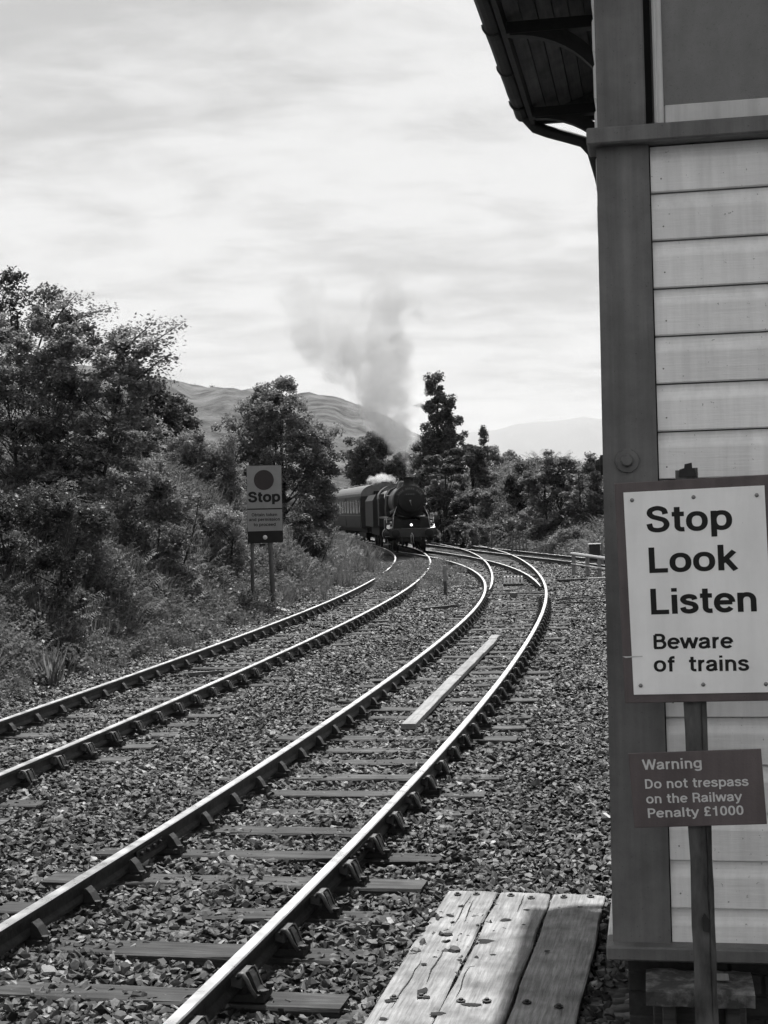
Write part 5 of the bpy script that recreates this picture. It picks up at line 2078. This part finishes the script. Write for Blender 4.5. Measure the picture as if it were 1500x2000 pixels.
tree('bramble_bush', 'pale bramble at the slope foot between locomotive and laurels', 84, 945, [(930, 1035, 22, 12), (958, 1040, 20, 12), (915, 1040, 14, 9)], 'leaf_mid', .2, 3000, .3, .7, .04, seed=23, cat='shrub')
tree('elder_bush', 'bushy elder on the slope above the pale bramble', 90, 990, [(985, 985, 30, 20), (965, 965, 26, 16), (1005, 1005, 26, 20), (940, 1000, 24, 14)], 'leaf', .24, 5200, .4, .7, .06, seed=24, cat='shrub')
tree('broom_bush', 'dark broom bush at the bank foot beneath the large leafy tree', 25, 60, [(60, 990, 80, 40), (160, 1000, 60, 35), (-30, 1010, 70, 50)], 'leaf_dark', .11, 9000, .24, .9, .05, seed=26, cat='shrub', stems=2)
tree('broom_bush', 'feathery broom bush on the bank left of the stop board', 38, 420, [(415, 1010, 40, 28), (380, 1025, 40, 25), (450, 1030, 26, 30)], 'leaf_mid', .1, 8000, .22, 1.0, .05, seed=27, cat='shrub', stems=2)
for (nm, lb, Y_, bp, lob, mt, lf, nn, cl, sd) in (
        ('hawthorn_bush', 'dense hawthorn filling the gap right of the big tree trunks', 34, 300, [(300, 930, 55, 50), (260, 965, 60, 45), (340, 975, 50, 40), (290, 1010, 70, 30)], 'leaf', .11, 12000, .24, 51),
        ('hawthorn_bush', 'dense hawthorn below the big tree at the left edge', 28, 90, [(90, 985, 80, 40), (20, 990, 70, 45), (170, 1010, 70, 36), (60, 1040, 90, 36)], 'leaf', .1, 13000, .22, 52),
        ('hazel_thicket', 'dark hazel thicket in the shade right of the stop board', 48, 585, [(585, 1035, 30, 30), (610, 1060, 30, 22), (560, 1060, 26, 22)], 'leaf_dark', .14, 6000, .26, 56),
        ('sallow_bush', 'sallow bush on the bank behind the young willow', 46, 470, [(455, 1000, 36, 40), (490, 1020, 30, 36), (420, 990, 30, 36)], 'leaf', .13, 8000, .25, 57),
        ('holly_bush', 'dark holly under the ivy-clad tree beside the rhododendron', 104, 835, [(835, 925, 22, 20), (850, 935, 26, 16), (820, 940, 18, 16)], 'leaf_dark', .28, 3600, .45, 58),
        ('hawthorn_bush', 'hawthorn on the right-hand slope below the spruce', 97, 950, [(950, 925, 26, 14), (975, 935, 26, 14), (930, 940, 22, 14), (995, 950, 20, 14)], 'leaf', .26, 4200, .42, 59),
        ('blackthorn_bush', 'blackthorn at the foot of the ivy-clad tree, right of the boiler', 106, 868, [(860, 950, 22, 16), (885, 945, 24, 16), (845, 965, 16, 14), (905, 950, 20, 14)], 'leaf_dark', .26, 4600, .42, 71),
        ('blackthorn_bush', 'blackthorn mid-slope right of the dark gorse', 95, 905, [(905, 975, 22, 14), (925, 965, 22, 14), (890, 1000, 24, 14), (915, 1010, 22, 12)], 'leaf', .24, 4600, .4, 72),
        ('dog_rose_bush', 'dog rose sprawling beside the laurels on the slope', 86, 1035, [(1030, 970, 26, 20), (1010, 985, 26, 18), (1040, 1000, 24, 24)], 'leaf', .22, 4600, .38, 73),
        ('elder_bush', 'elder low on the slope behind the wooden gate', 80, 1010, [(1010, 1030, 26, 24), (1035, 1010, 24, 26), (985, 1040, 20, 16)], 'leaf', .22, 4200, .36, 60)):
    tree(nm, lb, Y_, bp, lob, mt, lf, nn, cl, .8, .04, seed=sd, cat='shrub', stems=3, nlimb=6, up=.8)
# tiny trees on the moor skyline
for i, (px, py, h_, lb) in enumerate(((377, 763, 10, 'tall thin speck of a tree on the moor skyline, leftmost of three'), (389, 763, 7, 'low speck of a tree on the moor skyline, middle of three'),
                                      (414, 763, 9, 'bushy speck of a tree on the moor skyline, rightmost of three'))):
    p = at(px, py, 519)
    rt = thing('skyline_tree', lb, 'tree', (p.x, p.y, p.z - 1.2), 0, 'trees on the moor skyline')
    rng = np.random.default_rng(60 + i)
    hm = h_ * .18
    P = rng.normal(0, 1, (260, 3)) * np.array([.28, .28, .3]) * hm
    P[:, 2] += hm * .55 + 1.2
    V, F = leaf_quads(P, .4, rng)
    link('crown', array_mesh('crown', V, F, M['leaf_dark']), rt)
    MB().tube([(0, 0, 0), (0, 0, 1.2 + hm * .5)], [.14, .06], 5).build('trunk', M['bark'], rt)


# undergrowth: bracken, bramble leaf and grass, one mass each
def clump_collection(name, kind, m, n=4, seed=1):
    c = bpy.data.collections.new(name)
    for q in range(n):
        rng = np.random.default_rng(seed * 50 + q)
        Vs, Fs, k = [], [], 0
        if kind == 'fern':
            for fr in range(13):
                a = 2 * PI * fr / 13 + rng.uniform(-.3, .3)
                ln, rise = rng.uniform(.45, .75), rng.uniform(.35, .75)
                for i in range(14):
                    f = (i + 1) / 14
                    r_ = ln * f
                    z = rise * math.sin(min(1.0, f * .8) * PI * .62)
                    w = .13 * math.sin(PI * (f * .85 + .08)) + .015
                    ct = np.array([r_ * math.cos(a), r_ * math.sin(a), z])
                    pd_ = np.array([-math.sin(a), math.cos(a), -.25])
                    fd = np.array([math.cos(a), math.sin(a), .0]) * .026
                    for sg in (-1, 1):
                        tip = ct + np.array([pd_[0] * sg, pd_[1] * sg, pd_[2]]) * w + fd * 1.2 + rng.normal(0, .012, 3)
                        Vs += [ct - fd * .5, ct + fd * .5, tip + fd * .2, tip - fd * .3]
                        Fs.append((k, k + 1, k + 2, k + 3))
                        k += 4
            V, F = np.array(Vs), np.array(Fs)
        elif kind == 'leafy':
            P = rng.normal(0, 1, (330, 3))
            P /= np.linalg.norm(P, axis=1)[:, None]
            P *= (rng.uniform(.2, 1, 330) ** .5)[:, None] * np.array([.45, .45, .38])
            P[:, 2] = np.abs(P[:, 2]) + .03
            V, F = leaf_quads(P, .062, rng, .6)
        elif kind == 'spiky':
            for b in range(150):
                a, r_ = rng.uniform(0, 2 * PI), rng.uniform(0, .3)
                p = np.array([r_ * math.cos(a), r_ * math.sin(a), rng.uniform(0, .25)])
                d = np.array([math.cos(a) * rng.uniform(.1, .7), math.sin(a) * rng.uniform(.1, .7), rng.uniform(.5, 1)]) * rng.uniform(.16, .34)
                s_ = np.array([-math.sin(a), math.cos(a), 0]) * .014
                Vs += [p - s_, p + s_, p + d]
                Fs.append((k, k + 1, k + 2))
                k += 3
            V, F = np.array(Vs), np.array(Fs)
        else:
            for b in range(46):
                a, r_ = rng.uniform(0, 2 * PI), rng.uniform(0, .13)
                p = np.array([r_ * math.cos(a), r_ * math.sin(a), 0])
                h_ = rng.uniform(.25, .65)
                ln = rng.uniform(.05, .25)
                s_ = np.array([-math.sin(a), math.cos(a), 0]) * .007
                d = np.array([math.cos(a) * ln, math.sin(a) * ln, h_])
                Vs += [p - s_, p + s_, p + d * np.array([.4, .4, .6]) + s_ * .8, p + d * np.array([.4, .4, .6]) - s_ * .8]
                Fs.append((k, k + 1, k + 2, k + 3))
                k += 4
                Vs += [p + d * np.array([.4, .4, .6]) - s_ * .8, p + d * np.array([.4, .4, .6]) + s_ * .8, p + d, p + d - s_ * .2]
                Fs.append((k, k + 1, k + 2, k + 3))
                k += 4
            V, F = np.array(Vs), np.array(Fs)
        c.objects.link(bpy.data.objects.new(kind, array_mesh(kind, V, F, M[m])))
    return c


def bank_scatter(name, label, coll, xr, yr, step_, dfun, sfun, seed, smin=.6, smax=1.5):
    xs_a, ys_a = np.arange(*xr, step_), np.arange(*yr, step_)
    me_ = grid_mesh(name, xs_a, ys_a, M['fern'], lambda x, y: height(x, y) - .04)
    v_ = verts_of(me_)
    o = scatter(name, me_, dfun(v_[:, 0], v_[:, 1]), sfun(v_[:, 0], v_[:, 1]), scatter_group(name + '_scatter', coll, seed, smin, smax, 0, upright=True))
    return tag(o, label, 'undergrowth', kind='stuff')


def patch(x, y, k, ph):
    return .5 + .5 * np.sin(x * k + ph + 1.7 * np.sin(y * k * .7 + ph)) * np.sin(y * k * 1.3 + ph * 2 + np.sin(x * k))


FERN = clump_collection('fern_shapes', 'fern', 'fern', 4, 1)
LEAFY = clump_collection('bramble_shapes', 'leafy', 'scrub', 4, 2)
SPIKY = clump_collection('gorse_shapes', 'spiky', 'scrub', 4, 3)
TUFT = clump_collection('grass_shapes', 'grass', 'grass', 4, 4)
DL = lambda x, y: tx(T2, y) - x
DR = lambda x, y: np.where(y > 48, x - np.maximum(tx(T3, y), tx(T2, y) + 3), -1)
inview = lambda x, y: (np.abs(x) < .30 * y + 4)
big = lambda x, y: np.interp(y, [0, 25, 60, 120], [.62, .85, 1.3, 1.9])
bank_scatter('bracken', 'bracken fronds covering the left bank and the right-hand slope', FERN, (-34, 30), (9, 130), .8,
             lambda x, y: inview(x, y) * (np.where(DL(x, y) > 2.6, 8.0 * sstep(2.5, 3.6, DL(x, y)) * (1 - .6 * sstep(18, 30, DL(x, y))), 0) + np.where(DR(x, y) > 2.2, 2.6, 0)) * patch(x, y, .5, 1) * np.interp(y, [0, 60, 130], [1, .8, .35]), lambda x, y: big(x, y) * .68, 31)
bank_scatter('bramble_cover', 'low bramble and leafy weeds between the bracken', LEAFY, (-34, 30), (9, 130), .8,
             lambda x, y: inview(x, y) * (np.where(DL(x, y) > 2.3, 14.0 * sstep(2.2, 3.0, DL(x, y)) * (1 - .5 * sstep(18, 30, DL(x, y))), 0) + np.where(DR(x, y) > 2.0, 4.0, 0)) * (1.1 - .7 * patch(x, y, .5, 1)) * np.interp(y, [0, 60, 130], [1, .8, .4]), big, 35)
bank_scatter('gorse_cover', 'spiky heather and gorse tufts on the left bank', SPIKY, (-20, 8), (9, 80), .8,
             lambda x, y: inview(x, y) * np.where(DL(x, y) > 2.4, 9.0 * sstep(2.4, 3.6, DL(x, y)), 0) * patch(x, y, .8, 4), big, 39, .6, 1.7)
bank_scatter('grass_tufts', 'pale grass tufts along the bank foot and around the tracks', TUFT, (-14, 24), (9, 110), .6,
             lambda x, y: inview(x, y) * (np.where((DL(x, y) > 1.7) & (DL(x, y) < 4.6), 7.0 * (.25 + .75 * sstep(40, 50, y)), 0) + np.where((DR(x, y) > 1.6) & (DR(x, y) < 4.5), 5.0, 0)) * (.3 + .7 * patch(x, y, .9, 2)),
             lambda x, y: np.interp(y, [0, 30, 46, 56, 66, 110], [.28, .5, .95, .95, .6, 1.0]), 43)
# weeds growing between the rails of the left track in front of the train
bank_scatter('track_weeds', 'leafy weeds growing between the rails before the locomotive', LEAFY, (-4, 6), (36, 66), .3,
             lambda x, y: np.exp(-((x - tx(T2, y) - .25 - .5 * np.sin(y * .6)) / .95) ** 2) * sstep(42, 48, y) * (1 - sstep(60, 66, y)) * 26 * patch(x, y, 1.1, 3),
             lambda x, y: .5 + .35 * patch(x, y, 1.7, 5), 47)

# ------------------------------------------------------------------ small lineside things
# pale timber guard rail by the far track
gr = thing('guard_rail', 'pale two-rail timber barrier beside the far track at the signal box', 'barrier', gnd(1120, 1126, -.2))
g0 = Vector(gr.location)
ga, gb2 = at(1116, 1081, 50), at(1215, 1095, 47.5)
gc, gd = at(1116, 1101, 50), at(1215, 1116, 47.5)
for a, b_, th in ((ga, gb2, .055), (gc, gd, .03)):
    mb = MB()
    mb.tube([a - g0, b_ - g0], th, 6, smooth=False)
    mb.build('rail', M['pale_paint'], gr)
for f in (.05, .33, .57, .95):
    p = ga.lerp(gb2, f) - g0
    MB().bbox(p.x - .06, p.x + .06, p.y + .06, p.y + .18, -.3, p.z + .02, .01).build('post', M['concrete'], gr)
# white slatted treadle between the point blades
tp = gnd(1003, 1150, -.15)
td = thing('slatted_treadle', 'small white slatted cover between the point blades', 'cover', (tp.x, tp.y, -.06), -.08)
MB().bbox(-.30, .30, -.1, .12, 0, .06, .01).build('base', M['rust'], td)
for q in range(6):
    MB().bbox(-.27 + q * .098, -.225 + q * .098, -.06, .10, .06, .27, .008).build('slat', M['slat_white'], td)
# marker peg
mp_ = gnd(870, 1161, -.2)
pg = thing('marker_peg', 'short peg with pale upper half between the two tracks', 'peg', (mp_.x, mp_.y, -.25), 0)
MB().bbox(-.045, .045, -.03, .03, 0, .42, .008).build('foot', M['timber_dark'], pg)
MB().bbox(-.05, .05, -.035, .035, .42, .86, .008).build('head', M['concrete'], pg)
# old timbers on the ballast
for (a, b_, th, lb, nm, mm) in (((822, 1188), (886, 1182), .10, 'dark old timber baulk lying on the ballast near the peg', 'timber_baulk', 'timber_dark'),
                                ((544, 1186), (566, 1193), .06, 'broken white board end beside the stop board post', 'broken_board', 'pale_paint'),
                                ((362, 1316), (436, 1311), .05, 'thin pale stick lying across the left track', 'stick', 'pole')):
    pa2, pb2 = gnd(*a, -.16), gnd(*b_, -.16)
    ln = (pb2 - pa2).length
    me_ = plank_mesh(ln, .16 if th > .055 else .07, th, 77, 2, 6, .02)
    me_.materials.append(M[mm])
    o = link(nm, me_, None, (pa2.x, pa2.y, -.14), (0, 0, math.atan2(pb2.y - pa2.y, pb2.x - pa2.x)))
    tag(o, lb, 'timber')
# point rodding to the signal box
for i, (a, b_) in enumerate((((1085, 1172), (1215, 1160)), ((1085, 1178), (1215, 1174)))):
    p, q = gnd(*a, -.12), gnd(*b_, -.12)
    rd = thing('point_rod', ('upper' if i == 0 else 'lower') + ' thin steel rod running from the points towards the signal box', 'rod', (p.x, p.y, 0))
    MB().tube([(0, 0, -.12), ((q - p).x, (q - p).y, -.12)], .018, 6).build('rod', M['rust'], rd)
    for f in (.2, .55, .9):
        r_ = (q - p) * f
        MB().bbox(r_.x - .05, r_.x + .05, r_.y - .05, r_.y + .05, -.25, -.14, .01).build('stool', M['iron'], rd)
cp = gnd(1090, 1133, -.15)
cd = thing('cable_trough', 'low concrete cable trough crossing the ballast to the guard rail', 'trough', (cp.x, cp.y, -.24), math.atan2(gnd(1200, 1128, -.15).y - cp.y, gnd(1200, 1128, -.15).x - cp.x))
for q in range(5):
    MB().bbox(q * 1.0, q * 1.0 + .985, -.14, .14, 0, .11 + brk.uniform(-.01, .015), .012).build('trough_lid', M['concrete'] if q % 2 else M['rust'], cd)
# lineside cabinet
lb_ = gnd(1163, 1073, -.1)
Yc = 57.5
pc = at(1161, 1068, Yc)
cab = thing('lineside_cabinet', 'small dark lineside cabinet on a pale post by the signal box edge', 'cabinet', (pc.x, pc.y, float(height(pc.x, pc.y)) - .1))
MB().bbox(-.20, .20, -.15, .15, .35, .95, .02).build('cabinet', M['dark_paint'], cab)
MB().bbox(-.24, .24, -.18, .18, .952, .985, .01).build('lid', M['pale_paint'], cab)
MB().bbox(.26, .34, -.04, .04, 0, 1.25, .01).build('post', M['concrete'], cab)
# wooden gate and thin pole on the far slope
pg_ = at(1000, 1066, 72)
gt = thing('wooden_gate', 'old dark wooden gate half lost in the bushes behind the far track', 'gate', (pg_.x, pg_.y, float(height(pg_.x, pg_.y)) - .1))
for q in range(5):
    MB().bbox(q * .17, q * .17 + .06, -.03, .03, 0, 1.25 + .06 * (q % 2), .008).build('pale', M['pole'], gt)
for z in (.35, .95):
    MB().bbox(-.06, .80, .032, .07, z, z + .08, .006).build('bar', M['pole'], gt)
pp = at(960, 1063, 78)
pole = thing('thin_pole', 'thin upright pole at the slope foot left of the wooden gate', 'pole', (pp.x, pp.y, float(height(pp.x, pp.y)) - .1))
MB().tube([(0, 0, 0), (.02, 0, 1.75)], [.045, .035], 7).build('shaft', M['pole'], pole)
MB().bbox(-.05, .09, -.05, .05, 1.75, 1.80, .01).build('cap', M['concrete'], pole)
# odd pale and dark rocks lying on the ballast
ROCKS = list(STONES.objects)
for i, (px, py, sz, lb, mm) in enumerate(((95, 1893, .060, 'fist-sized pale rock on the ballast at the lower left', 'concrete'), (1186, 1595, .06, 'bright white stone against the corner of the signal box', 'pale_paint'),
                                          (200, 1972, .055, 'round black lump of slag at the bottom edge between the rails', 'coal'), (1046, 1527, .06, 'pale flat stone on the ballast right of the near track', 'concrete'),
                                          (308, 1728, .038, 'small white stone beside a sleeper between the near rails', 'pale_paint'))):
    p = gnd(px, py, -.17)
    me_ = ROCKS[i].data.copy()
    me_.materials.clear()
    me_.materials.append(M[mm])
    o = link('rock', me_, None, (p.x, p.y, -.175), (.4 * i, .3, i))
    o.scale = (sz, sz, sz)
    tag(o, lb, 'rock')


# ------------------------------------------------------------------ steam
def steam_mat(name, dens, z0, z1, d_hi, scale, lo, hi, color=.93, aniso=.25):
    m = bpy.data.materials.new(name)
    m.use_nodes = True
    n, l = m.node_tree.nodes, m.node_tree.links
    n.clear()
    out = n.new('ShaderNodeOutputMaterial')
    pv = n.new('ShaderNodeVolumePrincipled')
    pv.inputs['Color'].default_value = G(color)
    pv.inputs['Anisotropy'].default_value = aniso
    if 'Density Attribute' in pv.inputs:
        pv.inputs['Density Attribute'].default_value = ''
    at_ = n.new('ShaderNodeAttribute')
    at_.attribute_name = 'density'
    geo = n.new('ShaderNodeNewGeometry')
    nz = n.new('ShaderNodeTexNoise')
    nz.inputs['Scale'].default_value = scale
    nz.inputs['Detail'].default_value = 4
    nz.inputs['Roughness'].default_value = .6
    nz.inputs['Distortion'].default_value = .5
    l.new(geo.outputs['Position'], nz.inputs['Vector'])
    mr = n.new('ShaderNodeMapRange')
    mr.inputs[1].default_value = lo
    mr.inputs[2].default_value = hi
    l.new(nz.outputs[0], mr.inputs[0])
    sp = n.new('ShaderNodeSeparateXYZ')
    l.new(geo.outputs['Position'], sp.inputs[0])
    mz = n.new('ShaderNodeMapRange')
    mz.inputs[1].default_value = z0
    mz.inputs[2].default_value = z1
    mz.inputs[3].default_value = dens
    mz.inputs[4].default_value = d_hi
    mz.interpolation_type = 'SMOOTHSTEP'
    l.new(sp.outputs[2], mz.inputs[0])
    m1 = n.new('ShaderNodeMath')
    m1.operation = 'MULTIPLY'
    l.new(mr.outputs[0], m1.inputs[0])
    l.new(mz.outputs[0], m1.inputs[1])
    m2 = n.new('ShaderNodeMath')
    m2.operation = 'MULTIPLY'
    l.new(m1.outputs[0], m2.inputs[0])
    l.new(at_.outputs['Fac'], m2.inputs[1])
    l.new(m2.outputs[0], pv.inputs['Density'])
    l.new(pv.outputs[0], out.inputs['Volume'])
    return m


def steam(name, label, blobs, Y, m, voxel, seed):
    """blobs: px, py, radius in photograph pixels (, depth offset); jittered puffs become one fog"""
    rng = np.random.default_rng(seed)
    P, R = [], []
    for b in blobs:
        px, py, r = b[:3]
        dY = b[3] if len(b) > 3 else 0
        c = np.array(at(px, py, Y + dY))
        rm = r * Y / FPX * 1.28
        P.append(c)
        R.append(rm * .8)
        for _ in range(9):
            d = rng.normal(0, 1, 3)
            d /= np.linalg.norm(d)
            P.append(c + d * rm * rng.uniform(.35, .85))
            R.append(rm * rng.uniform(.28, .55))
    me_ = bpy.data.meshes.new(name)
    me_.from_pydata([tuple(p) for p in P], [], [])
    a = me_.attributes.new('puff', 'FLOAT', 'POINT')
    a.data.foreach_set('value', np.array(R, np.float32))
    me_.materials.append(m)
    o = link(name, me_)
    ng = bpy.data.node_groups.new(name, 'GeometryNodeTree')
    ng.interface.new_socket('Geometry', in_out='INPUT', socket_type='NodeSocketGeometry')
    ng.interface.new_socket('Geometry', in_out='OUTPUT', socket_type='NodeSocketGeometry')
    n, l = ng.nodes, ng.links
    gi, go = n.new('NodeGroupInput'), n.new('NodeGroupOutput')
    mp = n.new('GeometryNodeMeshToPoints')
    na = n.new('GeometryNodeInputNamedAttribute')
    na.data_type = 'FLOAT'
    na.inputs['Name'].default_value = 'puff'
    l.new(gi.outputs[0], mp.inputs['Mesh'])
    pv = n.new('GeometryNodePointsToVolume')
    pv.resolution_mode = 'VOXEL_SIZE'
    pv.inputs['Voxel Size'].default_value = voxel
    pv.inputs['Density'].default_value = 1.0
    l.new(na.outputs[0], pv.inputs['Radius'])
    l.new(mp.outputs[0], pv.inputs['Points'])
    sm = n.new('GeometryNodeSetMaterial')
    sm.inputs['Material'].default_value = m
    l.new(pv.outputs[0], sm.inputs['Geometry'])
    l.new(sm.outputs[0], go.inputs[0])
    md = o.modifiers.new('fog', 'NODES')
    md.node_group = ng
    return tag(o, label, 'steam', kind='stuff')


zp = lambda py: at(780, py, 79).z
steam('exhaust_steam', 'bright white column of steam rising from the locomotive chimney',
      [(797, 934, 4), (799, 925, 5), (799, 916, 6), (796, 902, 9), (790, 886, 13), (783, 868, 20), (777, 850, 27), (769, 830, 35), (762, 808, 41), (802, 802, 22), (752, 784, 46), (808, 772, 26), (746, 756, 50), (792, 742, 32), (742, 726, 46)], 76,
      steam_mat('white_steam', 2.0, zp(850), zp(735), .50, .9, .37, .57, .985, .2), .15, 3)
steam('shaded_exhaust_steam', 'upper steam billowing above the white column, its own shade coloured in as grey',
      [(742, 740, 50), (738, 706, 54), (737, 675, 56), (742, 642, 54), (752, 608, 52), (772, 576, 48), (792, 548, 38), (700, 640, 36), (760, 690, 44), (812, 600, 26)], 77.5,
      steam_mat('shade_grey_steam', .85, zp(740), zp(560), .50, .8, .38, .58, .68, .0), .18, 6)  # grey colour stands for white steam shaded by its own thickness
steam('drifting_steam', 'thin grey steam drifting left of the main plume',
      [(700, 740, 34), (665, 715, 40), (640, 690, 44), (615, 660, 46), (598, 625, 44), (592, 592, 38), (610, 565, 30), (640, 640, 40), (670, 660, 34), (575, 575, 34), (700, 790, 20)], 82,
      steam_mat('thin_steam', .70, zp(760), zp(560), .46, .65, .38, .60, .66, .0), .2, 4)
steam('valve_steam', 'small bright puff of steam blowing from the safety valves',
      [(768, 936, 6), (760, 934, 8), (750, 933, 9), (740, 935, 9), (730, 938, 8), (720, 940, 6)], 81,
      steam_mat('valve_steam', 3.0, 0, 100, 3.0, 1.2, .32, .55), .07, 5)

# ------------------------------------------------------------------ haze in the air
hz = bpy.data.materials.new('haze')
hz.use_nodes = True
hn, hl = hz.node_tree.nodes, hz.node_tree.links
hn.clear()
ho = hn.new('ShaderNodeOutputMaterial')
hv = hn.new('ShaderNodeVolumePrincipled')
hv.inputs['Color'].default_value = G(.85)
hv.inputs['Density'].default_value = 5.0e-5
hv.inputs['Anisotropy'].default_value = 0.0
hl.new(hv.outputs[0], ho.inputs['Volume'])
tag(MB().box(-21000, 21000, -600, 24500, -8.0, 1500).build('haze', hz), 'pale haze in the air over the moor and mountains', 'haze', kind='stuff')
